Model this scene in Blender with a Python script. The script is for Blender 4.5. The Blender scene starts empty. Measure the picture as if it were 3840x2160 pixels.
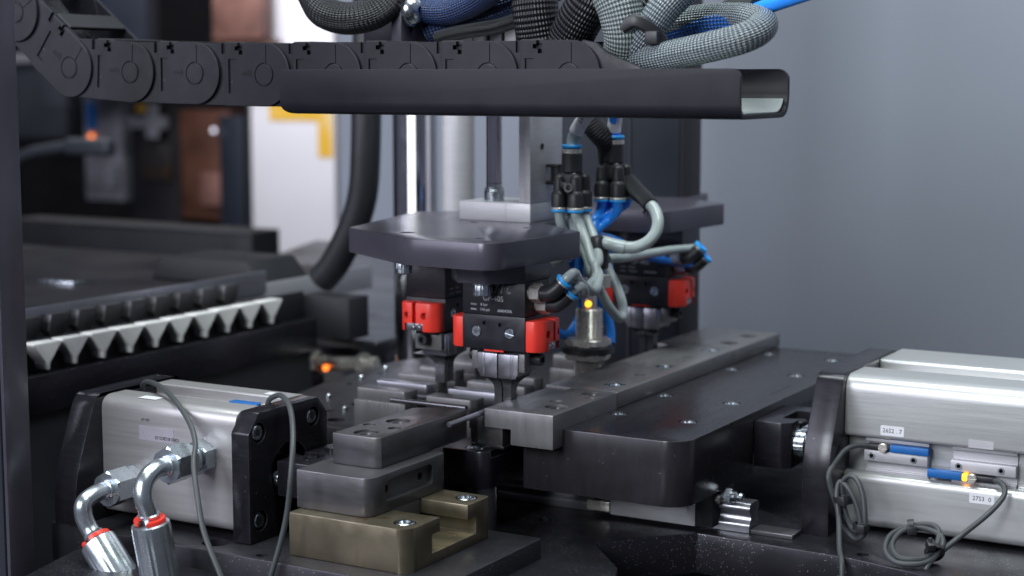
import bpy, bmesh, math, random
from mathutils import Vector, Matrix
random.seed(7)
S = 0.001                                   # all numbers below are millimetres
R = math.radians
scn = bpy.context.scene
col = scn.collection

# ------------------------------------------------------------------ camera
cd = bpy.data.cameras.new("camera"); cam = bpy.data.objects.new("camera", cd); col.objects.link(cam)
cam.location = (0.4914, -0.8336, 0.262)
cam.rotation_euler = (R(90 - 7.2), 0, R(29.9))
cd.sensor_width = 36; cd.lens = 59.06; cd.clip_start = 0.01; cd.clip_end = 20
cd.dof.use_dof = True; cd.dof.focus_distance = 0.92; cd.dof.aperture_fstop = 7.4; cd.dof.aperture_blades = 0
scn.camera = cam
# ------------------------------------------------------------------ world and lamps
w = bpy.data.worlds.new("World"); scn.world = w; w.use_nodes = True
bg = w.node_tree.nodes["Background"]
bg.inputs[0].default_value = (0.55, 0.58, 0.80, 1); bg.inputs[1].default_value = 0.15

def area(name, loc, target, sx, sy, power, colr):
    l = bpy.data.lights.new(name, 'AREA'); l.shape = 'RECTANGLE'; l.size = sx; l.size_y = sy; l.energy = power; l.color = colr
    o = bpy.data.objects.new(name, l); o.location = loc
    o.rotation_euler = (Vector(target) - Vector(loc)).to_track_quat('-Z', 'Y').to_euler(); col.objects.link(o)
    return o
area("machine_lamp", (0.0, -0.15, 1.25), (0.05, 0.05, 0), 1.2, 0.26, 15, (0.90, 1.0, 0.97))
area("front_lamp", (-0.05, -2.0, 1.0), (0, 0.1, 0.1), 0.5, 0.9, 27, (0.90, 0.95, 1.0))
area("left_lamp", (-1.25, -1.75, 0.95), (0, 0, 0.1), 1.5, 1.2, 30, (0.86, 0.86, 1.0))
area("panel_fill", (-1.55, 1.25, 0.95), (-1.6, 1.9, 0.05), 0.9, 0.3, 12, (0.98, 0.97, 1.0))  # unseen lamp added to brighten the white panel
area("wall_lamp", (0.35, 0.30, 1.2), (0.32, 0.70, 0.3), 1.0, 0.25, 5.0, (0.92, 0.94, 1.0))
scn.view_settings.view_transform = 'Standard'; scn.view_settings.look = 'None'
scn.view_settings.exposure = 0.0; scn.view_settings.gamma = 1
scn.cycles.use_denoising = True
scn.cycles.max_bounces = 8; scn.cycles.caustics_reflective = False; scn.cycles.caustics_refractive = False
scn.cycles.sample_clamp_indirect = 4

# ------------------------------------------------------------------ materials
def mat(name, base, metal=0.0, rough=0.5, var=0.12, vscale=60, rvar=0.1, bump=0.0, bscale=900, brush=None, dust=0.0,
        stain=None, spec=0.5, trans=0.0, emit=None, estr=0.0, coat=0.0, alpha=None, sss=0.0, wear=None):
    m = bpy.data.materials.new(name); m.use_nodes = True
    nt = m.node_tree; N = nt.nodes; L = nt.links
    b = N["Principled BSDF"]
    b.inputs["Metallic"].default_value = metal; b.inputs["Roughness"].default_value = rough
    b.inputs["Specular IOR Level"].default_value = spec
    b.inputs["Transmission Weight"].default_value = trans
    b.inputs["Coat Weight"].default_value = coat
    tc = N.new("ShaderNodeTexCoord"); mp = N.new("ShaderNodeMapping"); L.new(tc.outputs["Object"], mp.inputs[0])
    if brush: mp.inputs["Scale"].default_value = brush
    n1 = N.new("ShaderNodeTexNoise"); n1.inputs["Scale"].default_value = vscale; n1.inputs["Detail"].default_value = 5
    L.new(mp.outputs[0], n1.inputs["Vector"])
    rmp = N.new("ShaderNodeMapRange"); rmp.inputs[1].default_value = .3; rmp.inputs[2].default_value = .7
    rmp.inputs[3].default_value = 1 - var; rmp.inputs[4].default_value = 1 + var
    L.new(n1.outputs["Fac"], rmp.inputs[0])
    mx = N.new("ShaderNodeMix"); mx.data_type = 'RGBA'; mx.blend_type = 'MULTIPLY'; mx.inputs[0].default_value = 1
    mx.inputs[6].default_value = (*base, 1)
    L.new(rmp.outputs[0], mx.inputs[7])
    out = mx.outputs[2]
    if stain:
        n3 = N.new("ShaderNodeTexNoise"); n3.inputs["Scale"].default_value = stain[1]; n3.inputs["Detail"].default_value = 6
        mp3 = N.new("ShaderNodeMapping"); mp3.inputs["Scale"].default_value = stain[3] if len(stain) > 3 else (1, 1, 1)
        L.new(tc.outputs["Object"], mp3.inputs[0]); L.new(mp3.outputs[0], n3.inputs["Vector"])
        r3 = N.new("ShaderNodeMapRange"); r3.inputs[1].default_value = stain[2]; r3.inputs[2].default_value = stain[2] + .16
        L.new(n3.outputs["Fac"], r3.inputs[0])
        m3 = N.new("ShaderNodeMix"); m3.data_type = 'RGBA'; L.new(r3.outputs[0], m3.inputs[0])
        L.new(out, m3.inputs[6]); m3.inputs[7].default_value = (*stain[0], 1); out = m3.outputs[2]
    if dust:
        v = N.new("ShaderNodeTexVoronoi"); v.inputs["Scale"].default_value = 1300; L.new(tc.outputs["Object"], v.inputs["Vector"])
        sp = N.new("ShaderNodeSeparateColor"); L.new(v.outputs["Color"], sp.inputs[0])
        n4 = N.new("ShaderNodeTexNoise"); n4.inputs["Scale"].default_value = 22; L.new(tc.outputs["Object"], n4.inputs["Vector"])
        th = N.new("ShaderNodeMapRange"); th.inputs[1].default_value = .4; th.inputs[2].default_value = .7
        th.inputs[3].default_value = 0; th.inputs[4].default_value = dust; L.new(n4.outputs["Fac"], th.inputs[0])
        lt = N.new("ShaderNodeMath"); lt.operation = 'LESS_THAN'; L.new(sp.outputs[0], lt.inputs[0]); L.new(th.outputs[0], lt.inputs[1])
        l2 = N.new("ShaderNodeMath"); l2.operation = 'LESS_THAN'; L.new(v.outputs["Distance"], l2.inputs[0]); l2.inputs[1].default_value = .32
        ml = N.new("ShaderNodeMath"); ml.operation = 'MULTIPLY'; L.new(lt.outputs[0], ml.inputs[0]); L.new(l2.outputs[0], ml.inputs[1])
        m4 = N.new("ShaderNodeMix"); m4.data_type = 'RGBA'; L.new(ml.outputs[0], m4.inputs[0]); L.new(out, m4.inputs[6])
        m4.inputs[7].default_value = (.34, .34, .36, 1); out = m4.outputs[2]
    if wear:      # rubbed edges: where the surface turns sharply the coating is worn to brighter metal, unevenly
        bv = N.new("ShaderNodeBevel"); bv.samples = 4; bv.inputs["Radius"].default_value = wear[1]
        gm = N.new("ShaderNodeNewGeometry"); dt = N.new("ShaderNodeVectorMath"); dt.operation = 'DOT_PRODUCT'
        L.new(bv.outputs[0], dt.inputs[0]); L.new(gm.outputs["Normal"], dt.inputs[1])
        wr = N.new("ShaderNodeMapRange"); wr.inputs[1].default_value = .97; wr.inputs[2].default_value = .80; wr.inputs[3].default_value = 0; wr.inputs[4].default_value = 1
        L.new(dt.outputs["Value"], wr.inputs[0])
        nw = N.new("ShaderNodeTexNoise"); nw.inputs["Scale"].default_value = 130; nw.inputs["Detail"].default_value = 4; L.new(tc.outputs["Object"], nw.inputs["Vector"])
        nr = N.new("ShaderNodeMapRange"); nr.inputs[1].default_value = .38; nr.inputs[2].default_value = .66; L.new(nw.outputs["Fac"], nr.inputs[0])
        mw = N.new("ShaderNodeMath"); mw.operation = 'MULTIPLY'; L.new(wr.outputs[0], mw.inputs[0]); L.new(nr.outputs[0], mw.inputs[1])
        m5 = N.new("ShaderNodeMix"); m5.data_type = 'RGBA'; L.new(mw.outputs[0], m5.inputs[0]); L.new(out, m5.inputs[6])
        m5.inputs[7].default_value = (*wear[0], 1); out = m5.outputs[2]
    L.new(out, b.inputs["Base Color"])
    if rvar:
        rr = N.new("ShaderNodeMapRange"); rr.inputs[1].default_value = .3; rr.inputs[2].default_value = .7
        rr.inputs[3].default_value = max(.02, rough - rvar); rr.inputs[4].default_value = min(1, rough + rvar)
        n2 = N.new("ShaderNodeTexNoise"); n2.inputs["Scale"].default_value = vscale * 2.3; n2.inputs["Detail"].default_value = 4
        L.new(mp.outputs[0], n2.inputs["Vector"]); L.new(n2.outputs["Fac"], rr.inputs[0]); L.new(rr.outputs[0], b.inputs["Roughness"])
    if bump:
        bn = N.new("ShaderNodeBump"); bn.inputs["Strength"].default_value = bump; bn.inputs["Distance"].default_value = .0002
        nb = N.new("ShaderNodeTexNoise"); nb.inputs["Scale"].default_value = bscale; nb.inputs["Detail"].default_value = 3
        L.new(mp.outputs[0], nb.inputs["Vector"]); L.new(nb.outputs["Fac"], bn.inputs["Height"]); L.new(bn.outputs[0], b.inputs["Normal"])
    if emit: b.inputs["Emission Color"].default_value = (*emit, 1); b.inputs["Emission Strength"].default_value = estr
    if sss: b.inputs["Subsurface Weight"].default_value = sss; b.inputs["Subsurface Radius"].default_value = (.004, .004, .004)
    return m

def braid(name, c_thread, c_gap, nu, nv, rough=.4, cover=.5):
    """woven sleeve: diamond cells from the tube's UV, threads raised, gaps showing what runs inside"""
    m = bpy.data.materials.new(name); m.use_nodes = True; nt = m.node_tree; N = nt.nodes; L = nt.links
    b = N["Principled BSDF"]; b.inputs["Roughness"].default_value = rough
    uv = N.new("ShaderNodeUVMap"); sp = N.new("ShaderNodeSeparateXYZ"); L.new(uv.outputs[0], sp.inputs[0])
    def M(op, a, c, v=None):
        n = N.new("ShaderNodeMath"); n.operation = op
        for i, x in enumerate((a, c)):
            if x is None: continue
            if isinstance(x, (int, float)): n.inputs[i].default_value = x
            else: L.new(x, n.inputs[i])
        return n.outputs[0]
    u = M('MULTIPLY', sp.outputs[0], nu * 2 * math.pi); v = M('MULTIPLY', sp.outputs[1], nv * 2 * math.pi)
    a = M('SINE', M('ADD', u, v), None); c = M('SINE', M('SUBTRACT', u, v), None)
    h = M('MULTIPLY', a, c)
    h2 = M('ADD', M('MULTIPLY', h, .5), .5)
    no = N.new("ShaderNodeTexNoise"); no.inputs["Scale"].default_value = 70
    k = M('ADD', M('SUBTRACT', h2, cover), M('MULTIPLY', M('SUBTRACT', no.outputs["Fac"], .5), .5))
    fac = M('MULTIPLY', k, 5); cl = N.new("ShaderNodeClamp"); L.new(fac, cl.inputs[0])
    mx = N.new("ShaderNodeMix"); mx.data_type = 'RGBA'; L.new(cl.outputs[0], mx.inputs[0])
    mx.inputs[6].default_value = (*c_gap, 1); mx.inputs[7].default_value = (*c_thread, 1)
    L.new(mx.outputs[2], b.inputs["Base Color"])
    bn = N.new("ShaderNodeBump"); bn.inputs["Strength"].default_value = .9; bn.inputs["Distance"].default_value = .0009
    L.new(h2, bn.inputs["Height"]); L.new(bn.outputs[0], b.inputs["Normal"])
    return m

M_ = {}
M_['black_steel'] = mat("black_steel", (.022, .021, .027), .35, .25, .14, 45, .03, .06, 700, brush=(1, 1, 7), dust=.003, wear=((.20, .19, .21), .0007))
M_['black_top'] = mat("black_plate", (.034, .032, .037), .3, .25, .14, 40, .03, .05, 900, brush=(7, 1, 1), dust=.004, wear=((.22, .21, .23), .0008))
M_['black_anod'] = mat("black_anodised", (.082, .077, .100), .25, .27, .14, 30, 0, .0, 1400, wear=((.26, .25, .30), .0007))
M_['gripper_black'] = mat("gripper_black", (.020, .020, .026), .2, .38, .15, 80, .06, .08, 1500)
M_['grey_steel'] = mat("grey_steel", (.120, .117, .126), .6, .35, .16, 26, .07, .15, 600, brush=(1, .5, 5), stain=((.075, .066, .056), 30, .58), wear=((.36, .35, .36), .0008))
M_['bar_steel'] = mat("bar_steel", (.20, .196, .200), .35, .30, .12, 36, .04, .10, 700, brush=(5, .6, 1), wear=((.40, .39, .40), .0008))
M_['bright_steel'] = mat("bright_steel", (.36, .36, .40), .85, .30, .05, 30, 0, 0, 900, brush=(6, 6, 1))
M_['finger_steel'] = mat("finger_steel", (.19, .19, .205), .8, .27, .08, 60, .04)
M_['brass_steel'] = mat("tarnished_steel", (.24, .208, .145), .8, .33, .12, 45, .06, .15, 500, stain=((.16, .10, .035), 32, .57, (3.2, 3.2, .5)), wear=((.55, .50, .38), .0009))
M_['zinc'] = mat("zinc", (.62, .68, .72), 1, .24, .12, 150, .1)
M_['zinc_blue'] = mat("zinc_fitting", (.56, .62, .66), .9, .27, .06, 60, .04)
M_['chrome'] = mat("chrome", (.72, .72, .76), 1, .10, .03, 40, .03)
M_['nickel'] = mat("nickel", (.62, .59, .54), .5, .26, .06, 100, .05)
M_['alu'] = mat("aluminium", (.60, .595, .62), .4, .42, .07, 60, .06, .15, 500, brush=(1, 1, 14))
M_['alu_cyl'] = mat("aluminium_cylinder", (.57, .58, .575), .6, .36, .05, 40, .05, .12, 500, brush=(.3, 8, 8), stain=((.44, .41, .33), 30, .68))
M_['alu_warm'] = mat("aluminium_oily", (.42, .41, .415), .5, .40, .08, 40, .06, .12, 500, brush=(.3, 8, 8), stain=((.30, .25, .14), 24, .63, (1, 1, .6)))
M_['plastic'] = mat("black_plastic", (.022, .023, .027), 0, .42, .08, 100, .05, .1, 1500)
M_['chain'] = mat("chain_plastic", (.012, .012, .017), 0, .44, .15, 60, .08, .12, 2200, dust=.004, spec=.32)
M_['tray'] = mat("tray_coating", (.014, .014, .020), 0, .40, .10, 30, .06, .1, 1600, spec=.32)
M_['red'] = mat("red_plastic", (.92, .055, .035), 0, .36, .12, 70, .05)
M_['blue'] = mat("blue_plastic", (.02, .40, .95), 0, .33, .05, 80, .05)
M_['blue_tube'] = mat("blue_tube", (.03, .30, 1.0), 0, .24, .06, 80, .04)
M_['clear_tube'] = mat("milky_tube", (.38, .44, .44), 0, .2, .05, 80, .05, sss=.35)
M_['cable'] = mat("grey_cable", (.055, .062, .066), 0, .48, .06, 120, .05)
M_['switch_blue'] = mat("switch_blue", (.012, .13, .42), 0, .45, .1, 200, .05)
M_['paper'] = mat("label_paper", (.78, .78, .82), 0, .55, .02, 80, .05)
M_['ink'] = mat("ink", (.015, .015, .02), 0, .6, .0, 80, 0)
M_['foil'] = mat("label_foil", (.55, .53, .60), .4, .3, .05, 80, .05)
M_['print'] = mat("white_print", (.55, .56, .60), 0, .5, .1, 400, 0)
M_['wall'] = mat("wall_paint", (.225, .245, .295), 0, .5, .06, 2.2, .04, .25, 420)
M_['dark'] = mat("dark_interior", (.010, .010, .013), 0, .6, .3, 8, .1)
M_['bed'] = mat("bed_steel", (.030, .029, .036), .6, .36, .2, 20, .1, .2, 400, dust=.22)
M_['bed_dull'] = mat("side_plate_steel", (.045, .044, .052), .6, .4, .2, 20, .1, .2, 400, dust=.06)
M_['rust_wall'] = mat("rusty_steel", (.055, .05, .052), .5, .45, .2, 30, .1, .2, 300, stain=((.075, .04, .02), 26, .52), dust=.1)
M_['glass_post'] = mat("post_metal", (.075, .085, .105), .7, .22, .1, 8, .06, brush=(9, 9, .4))
M_['navy'] = mat("navy_column", (.014, .019, .030), 0, .45, .1, 6, .05)
M_['brown'] = mat("brown_strip", (.022, .018, .021), 0, .5, .1, 6, .05)
M_['white'] = mat("white_panel", (.86, .85, .90), 0, .5, .03, 6, .05)
M_['yellow'] = mat("yellow_panel", (.85, .50, .05), 0, .5, .1, 6, .05, stain=((.85, .72, .45), 7, .56))
M_['orange'] = mat("orange_metal", (.13, .055, .035), .1, .5, .5, 9, .1)
M_['pink'] = mat("salmon_panel", (.22, .11, .09), 0, .5, .6, 8, .1)
M_['slate'] = mat("slate_panel", (.035, .04, .052), 0, .5, .2, 6, .1)
M_['greypanel'] = mat("grey_panel", (.22, .22, .25), 0, .5, .5, 14, .1)
M_['table'] = mat("table_metal", (.20, .20, .22), .6, .33, .3, 7, .08, brush=(1, 5, 1))
M_['table_dark'] = mat("dark_table", (.024, .022, .026), .2, .33, .3, 7, .08)
M_['grey_top'] = mat("index_plate_steel", (.055, .051, .056), .45, .36, .2, 30, .06, .1, 700, dust=.05)
M_['dim_steel'] = mat('dim_steel', (.075, .075, .08), .5, .4, .3, 20, .1)
M_['sheen_strip'] = mat("pale_sheen", (.50, .56, .54), 0, .4, .05, 30, .05)  # lamp sheen put into the base colour
M_['vblock'] = mat("vblock_aluminium", (.80, .80, .78), .15, .45, .05, 30, .05)
M_['led'] = mat("amber_led", (1, .4, .02), 0, .4, 0, 50, 0, emit=(1, .38, .02), estr=3.0)
M_['led_dim'] = mat("orange_led", (1, .25, .02), 0, .4, 0, 50, 0, emit=(1, .22, .03), estr=2.2)
M_['led_white'] = mat("pale_led", (.6, .6, .7), 0, .4, 0, 50, 0, emit=(.75, .75, .9), estr=1.6)
M_['glow_white'] = mat("glow_white", (.9, .9, .9), 0, .5, 0, 5, 0, emit=(.97, 1, 1), estr=1.7)  # glow of the added strip at the chrome column, no known fixture
M_['sleeve_black'] = braid("black_sleeve", (.022, .023, .027), (.004, .004, .006), 22, 15, .38)
M_['sleeve_blue'] = braid("blue_sleeve", (.035, .04, .05), (.01, .12, .50), 13, 10, .4, .52)
M_['sleeve_dim'] = braid('dim_blue_sleeve', (.022, .024, .03), (.008, .05, .22), 16, 11, .4, .34)
M_['sleeve_clear'] = braid("pale_sleeve", (.38, .43, .42), (.09, .115, .12), 20, 13, .22, .42)
M_['sleeve_mix'] = braid("grey_sleeve", (.33, .375, .37), (.06, .08, .11), 18, 13, .22, .46)

# ------------------------------------------------------------------ geometry helpers (mm, world axes)
class B:
    """collects primitives in one mesh"""
    def __init__(s): s.v = []; s.f = []; s.uv = {}
    def add(s, bm):
        o = len(s.v); bm.verts.index_update()
        s.v += [tuple(v.co) for v in bm.verts]
        s.f += [tuple(o + v.index for v in f.verts) for f in bm.faces]
        bm.free(); return s
    def raw(s, vs, fs):
        o = len(s.v); s.v += [tuple(v) for v in vs]; s.f += [tuple(o + i for i in f) for f in fs]; return s
    def prism(s, pts, axis, a0, a1, bev=.4, seg=2, rot=None):
        bm = bmesh.new()
        def P(p, a):
            return {'z': (p[0], p[1], a), 'x': (a, p[0], p[1]), 'y': (p[0], a, p[1])}[axis]
        lo = [bm.verts.new(P(p, a0)) for p in pts]; hi = [bm.verts.new(P(p, a1)) for p in pts]
        n = len(pts)
        bm.faces.new(lo); bm.faces.new(hi)
        for i in range(n): bm.faces.new((lo[i], lo[(i + 1) % n], hi[(i + 1) % n], hi[i]))
        bmesh.ops.recalc_face_normals(bm, faces=bm.faces)
        if bev:
            ed = [e for e in bm.edges if e.calc_face_angle(0) > R(35)]
            bmesh.ops.bevel(bm, geom=ed, offset=bev, segments=seg, profile=.5, affect='EDGES', clamp_overlap=True)
        if rot is not None: bmesh.ops.transform(bm, matrix=rot, verts=bm.verts)
        return s.add(bm)
    def box(s, x0, x1, y0, y1, z0, z1, bev=.4, seg=2, rot=None):
        return s.prism([(x0, y0), (x1, y0), (x1, y1), (x0, y1)], 'z', z0, z1, bev, seg, rot)
    def lathe(s, prof, base, d, n=24, star=None):
        """prof: (radius, height) pairs along direction d from base"""
        d = Vector(d).normalized(); a = d.orthogonal().normalized(); b = d.cross(a); base = Vector(base)
        if abs(d.z) > .9: a = Vector((1, 0, 0)); b = d.cross(a)
        elif abs(d.z) < .3: b = Vector((0, 0, 1)); b = (b - d * b.dot(d)).normalized(); a = b.cross(d)
        vs = []; fs = []; o = 0
        for (r, h) in prof:
            for i in range(n):
                t = 2 * math.pi * i / n; q = r
                if star and i % 2: q = r * star
                vs.append(base + d * h + (a * math.cos(t) + b * math.sin(t)) * q)
        m = len(prof)
        for j in range(m - 1):
            for i in range(n):
                k = (i + 1) % n
                fs.append((j * n + i, j * n + k, (j + 1) * n + k, (j + 1) * n + i))
        if prof[0][0] > 1e-6: fs.append(tuple(range(n - 1, -1, -1)))
        if prof[-1][0] > 1e-6: fs.append(tuple((m - 1) * n + i for i in range(n)))
        return s.raw(vs, fs)
    def cyl(s, p0, p1, r, n=24, c=.0):
        L = (Vector(p1) - Vector(p0)).length
        prof = [(r, 0), (r, L)] if not c else [(r - c, 0), (r, c), (r, L - c), (r - c, L)]
        return s.lathe(prof, p0, Vector(p1) - Vector(p0), n)
    def hexn(s, p0, p1, af, c=1.0, turn=0):
        """hexagon nut with chamfered corners"""
        d = (Vector(p1) - Vector(p0)); L = d.length; d.normalize()
        r = af / math.sqrt(3); bm = bmesh.new()
        a = Vector((0, 0, 1)) if abs(d.z) < .9 else Vector((1, 0, 0)); a = (a - d * a.dot(d)).normalized(); b = d.cross(a)
        n = 24
        rings = []
        for h, lim in ((0, .90), (c * .6, 9), (L - c * .6, 9), (L, .90)):
            rg = []
            for i in range(n):
                t = 2 * math.pi * i / n + turn
                tt = (i * 2 * math.pi / n) % (math.pi / 3) - math.pi / 6
                rh = (af / 2) / math.cos(tt)
                q = min(rh, lim * r)
                rg.append(bm.verts.new(Vector(p0) + d * h + (a * math.cos(t) + b * math.sin(t)) * q))
            rings.append(rg)
        bm.faces.new(rings[0][::-1]); bm.faces.new(rings[-1])
        for j in range(3):
            for i in range(n): k = (i + 1) % n; bm.faces.new((rings[j][i], rings[j][k], rings[j + 1][k], rings[j + 1][i]))
        return s.add(bm)
    def tube(s, pts, r, n=12, sub=6, smooth=True, cap=True, taper=None, flat=1.0, uvs=True):
        P = [Vector(p) for p in pts]
        if smooth and len(P) > 2:
            Q = []
            for i in range(len(P) - 1):
                p0 = P[max(i - 1, 0)]; p1 = P[i]; p2 = P[i + 1]; p3 = P[min(i + 2, len(P) - 1)]
                for k in range(sub):
                    t = k / sub
                    Q.append(.5 * ((2 * p1) + (p2 - p0) * t + (2 * p0 - 5 * p1 + 4 * p2 - p3) * t * t + (3 * p1 - p0 - 3 * p2 + p3) * t ** 3))
            Q.append(P[-1]); P = Q
        o = len(s.v); m = len(P); nrm = None; dist = 0; prev = None
        for j, p in enumerate(P):
            d = (P[min(j + 1, m - 1)] - P[max(j - 1, 0)]).normalized()
            if nrm is None:
                nrm = d.orthogonal().normalized()
                up = Vector((0, 0, 1)); up = up - d * up.dot(d)
                if up.length > .1: nrm = up.normalized()
            nrm = (nrm - d * nrm.dot(d)).normalized(); bi = d.cross(nrm)
            if prev is not None: dist += (p - prev).length
            prev = p
            q = r(j / (m - 1)) if callable(r) else r
            for i in range(n + 1):
                t = 2 * math.pi * i / n
                s.v.append(tuple(p + nrm * math.cos(t) * q * flat + bi * math.sin(t) * q))
                s.uv[len(s.v) - 1] = (i / n, dist / (2 * math.pi * (q if not callable(r) else 8)))
        for j in range(m - 1):
            for i in range(n):
                A = o + j * (n + 1) + i; Bq = A + n + 1
                s.f.append((A, A + 1, Bq + 1, Bq))
        if cap:
            s.f.append(tuple(o + i for i in range(n - 1, -1, -1)))
            e = o + (m - 1) * (n + 1); s.f.append(tuple(e + i for i in range(n)))
        return s
    def sphere(s, c, r, n=12, sz=1):
        prof = [(max(r * math.sin(math.pi * k / 8), 1e-7), -r * sz * math.cos(math.pi * k / 8)) for k in range(9)]
        return s.lathe(prof, c, (0, 0, 1), n)
    def mesh(s, name, off=(0, 0, 0), ang=26):
        me = bpy.data.meshes.new(name)
        me.from_pydata([((v[0] - off[0]) * S, (v[1] - off[1]) * S, (v[2] - off[2]) * S) for v in s.v], [], s.f)
        if s.uv:
            ul = me.uv_layers.new(name="UVMap")
            for lp in me.loops: ul.data[lp.index].uv = s.uv.get(lp.vertex_index, (0, 0))
        me.polygons.foreach_set("use_smooth", [True] * len(me.polygons))
        me.update(); me.set_sharp_from_angle(angle=R(ang))
        return me

def cut(b, *cutters):
    """boolean difference done once at build time; returns a B with the result"""
    def ob(x):
        me = bpy.data.meshes.new("t"); me.from_pydata(x.v, [], x.f)
        bm = bmesh.new(); bm.from_mesh(me); bmesh.ops.remove_doubles(bm, verts=bm.verts, dist=1e-4)
        bmesh.ops.recalc_face_normals(bm, faces=bm.faces); bm.to_mesh(me); bm.free()
        o = bpy.data.objects.new("t", me); col.objects.link(o); return o
    a = ob(b); cs = [ob(c) for c in cutters]
    for c in cs:
        md = a.modifiers.new("b", 'BOOLEAN'); md.operation = 'DIFFERENCE'; md.solver = 'EXACT'; md.object = c
    dg = bpy.context.evaluated_depsgraph_get(); dg.update()
    ev = a.evaluated_get(dg); me = ev.to_mesh()
    r = B().raw([tuple(v.co) for v in me.vertices], [tuple(p.vertices) for p in me.polygons]); ev.to_mesh_clear()
    for o in [a] + cs:
        me = o.data; bpy.data.objects.remove(o); bpy.data.meshes.remove(me)
    return r

OFF = {}
def thing(name, label, cat, base=(0, 0, 0), group=None):
    o = bpy.data.objects.new(name, None); col.objects.link(o); o.empty_display_size = .01
    o.location = [c * S for c in base]; o['label'] = label; o['category'] = cat
    if group: o['group'] = group
    OFF[o.name] = base; return o
def part(name, b, m, parent, label=None, ang=26):
    r = parent
    while r.parent: r = r.parent
    off = OFF[r.name]
    me = b.mesh(name, off, ang); me.materials.append(M_[m] if isinstance(m, str) else m)
    o = bpy.data.objects.new(name, me); col.objects.link(o); o.parent = parent
    if label: o['label'] = label
    return o
def single(name, b, m, label, cat, group=None, base=None, ang=26):
    """a thing that is one mesh; its origin sits at the base of its bounds"""
    xs = list(zip(*b.v)); base = base or ((min(xs[0]) + max(xs[0])) / 2, (min(xs[1]) + max(xs[1])) / 2, min(xs[2]))
    me = b.mesh(name, base, ang); me.materials.append(M_[m]); o = bpy.data.objects.new(name, me); col.objects.link(o)
    o.location = [c * S for c in base]; OFF[o.name] = base
    if cat: o['label'] = label; o['category'] = cat
    if group: o['group'] = group
    return o
def struct(name, b, m, ang=26):
    o = single(name, b, m, None, None, ang=ang); o['kind'] = 'structure'; return o
def dup(root, loc=None, rot=None, label=None, group=None):
    def cp(o, par):
        c = o.copy(); col.objects.link(c); c.parent = par
        for ch in list(o.children): cp(ch, c)
        return c
    r = cp(root, None)
    if loc is not None: r.location = [c * S for c in loc]
    if rot is not None: r.rotation_euler = (0, 0, rot)
    if label: r['label'] = label
    if group: r['group'] = group
    return r
def text(name, body, size, m, parent, mtx, thick=.05, align='CENTER'):
    """lettering as a thin mesh; mtx places the x right / y up text plane in mm"""
    cu = bpy.data.curves.new("t", 'FONT'); cu.body = body; cu.size = size; cu.extrude = thick; cu.align_x = align; cu.align_y = 'CENTER'
    cu.resolution_u = 2
    o = bpy.data.objects.new("t", cu); col.objects.link(o)
    dg = bpy.context.evaluated_depsgraph_get(); dg.update(); ev = o.evaluated_get(dg); me = ev.to_mesh()
    vs = [tuple(mtx @ v.co) for v in me.vertices]; fs = [tuple(p.vertices) for p in me.polygons]; ev.to_mesh_clear()
    bpy.data.objects.remove(o); bpy.data.curves.remove(cu)
    b = B().raw(vs, fs)
    return part(name, b, m, parent)
def frame(origin, xdir, ydir):
    x = Vector(xdir).normalized(); y = Vector(ydir).normalized(); z = x.cross(y)
    return Matrix(((x.x, y.x, z.x, origin[0]), (x.y, y.y, z.y, origin[1]), (x.z, y.z, z.z, origin[2]), (0, 0, 0, 1)))

def rounded(x0, x1, y0, y1, r, n=6):
    """rounded rectangle; r = one radius or four (from x0y0 counter-clockwise)"""
    rs = r if isinstance(r, (tuple, list)) else (r,) * 4
    out = []
    for (cx, cy, sx, sy, a0), q in zip(((x0, y0, 1, 1, 180), (x1, y0, -1, 1, 270), (x1, y1, -1, -1, 0), (x0, y1, 1, -1, 90)), rs):
        if q <= 0: out.append((cx, cy)); continue
        for k in range(n + 1):
            t = R(a0 + 90 * k / n); out.append((cx + sx * q + q * math.cos(t), cy + sy * q + q * math.sin(t)))
    return out
def roundpoly(pts, rad, n=5):
    out = []; N = len(pts)
    for i, p in enumerate(pts):
        r = rad[i] if isinstance(rad, (list, tuple)) else rad
        p = Vector(p).to_2d() if len(p) > 2 else Vector(p); a = Vector(pts[i - 1]); c = Vector(pts[(i + 1) % N])
        if r <= 0: out.append(tuple(p)); continue
        u = (a - p).normalized(); v = (c - p).normalized()
        q0 = p + u * r; q1 = p + v * r
        for k in range(n + 1):
            t = k / n; out.append(tuple(q0 * (1 - t) ** 2 + p * 2 * t * (1 - t) + q1 * t * t))
    return out

def cap_screw(p, d, r=4.2, h=4.0, sock=2.1, knurl=True):
    """cap screw head with a hexagon socket, p on the seat"""
    b = B()
    b.lathe([(r * .98, 0), (r, .3), (r, h - .5), (r - .5, h)], p, d, 40, .965 if knurl else None)
    b2 = B()
    base = Vector(p) + Vector(d).normalized() * (h + .02)
    b.lathe([(r * .86, -.05), (r * .86, .06), (sock * 1.1, .06), (sock, -.0)], base, d, 24)
    b2.lathe([(sock, .07), (sock * .98, .09)], base, d, 6)
    return b, b2
def screw(parent, p, d, r=4.2, h=4.0, sock=2.1, m='zinc', name='screw', knurl=True):
    b, s2 = cap_screw(p, d, r, h, sock, knurl)
    o = part(name, b, m, parent)
    if o.parent and not o.parent.parent: part('socket', s2, 'plastic', o)
    return o
def sunk_screw(parent, x, y, z, r=5.0, m='zinc', depth=.6):
    """screw head just below the surface of a counterbore"""
    b = B().lathe([(r, -4), (r, -depth - .35), (r - .5, -depth), (r * .55, -depth), (r * .50, -depth - 1.6), (1e-6, -depth - 1.7)], (x, y, z), (0, 0, 1), 24)
    return part('screw', b, m, parent)
def bore(x, y, z, r, depth=6): return B().lathe([(r, -depth), (r, 1.0)], (x, y, z), (0, 0, 1), 24)

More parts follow.
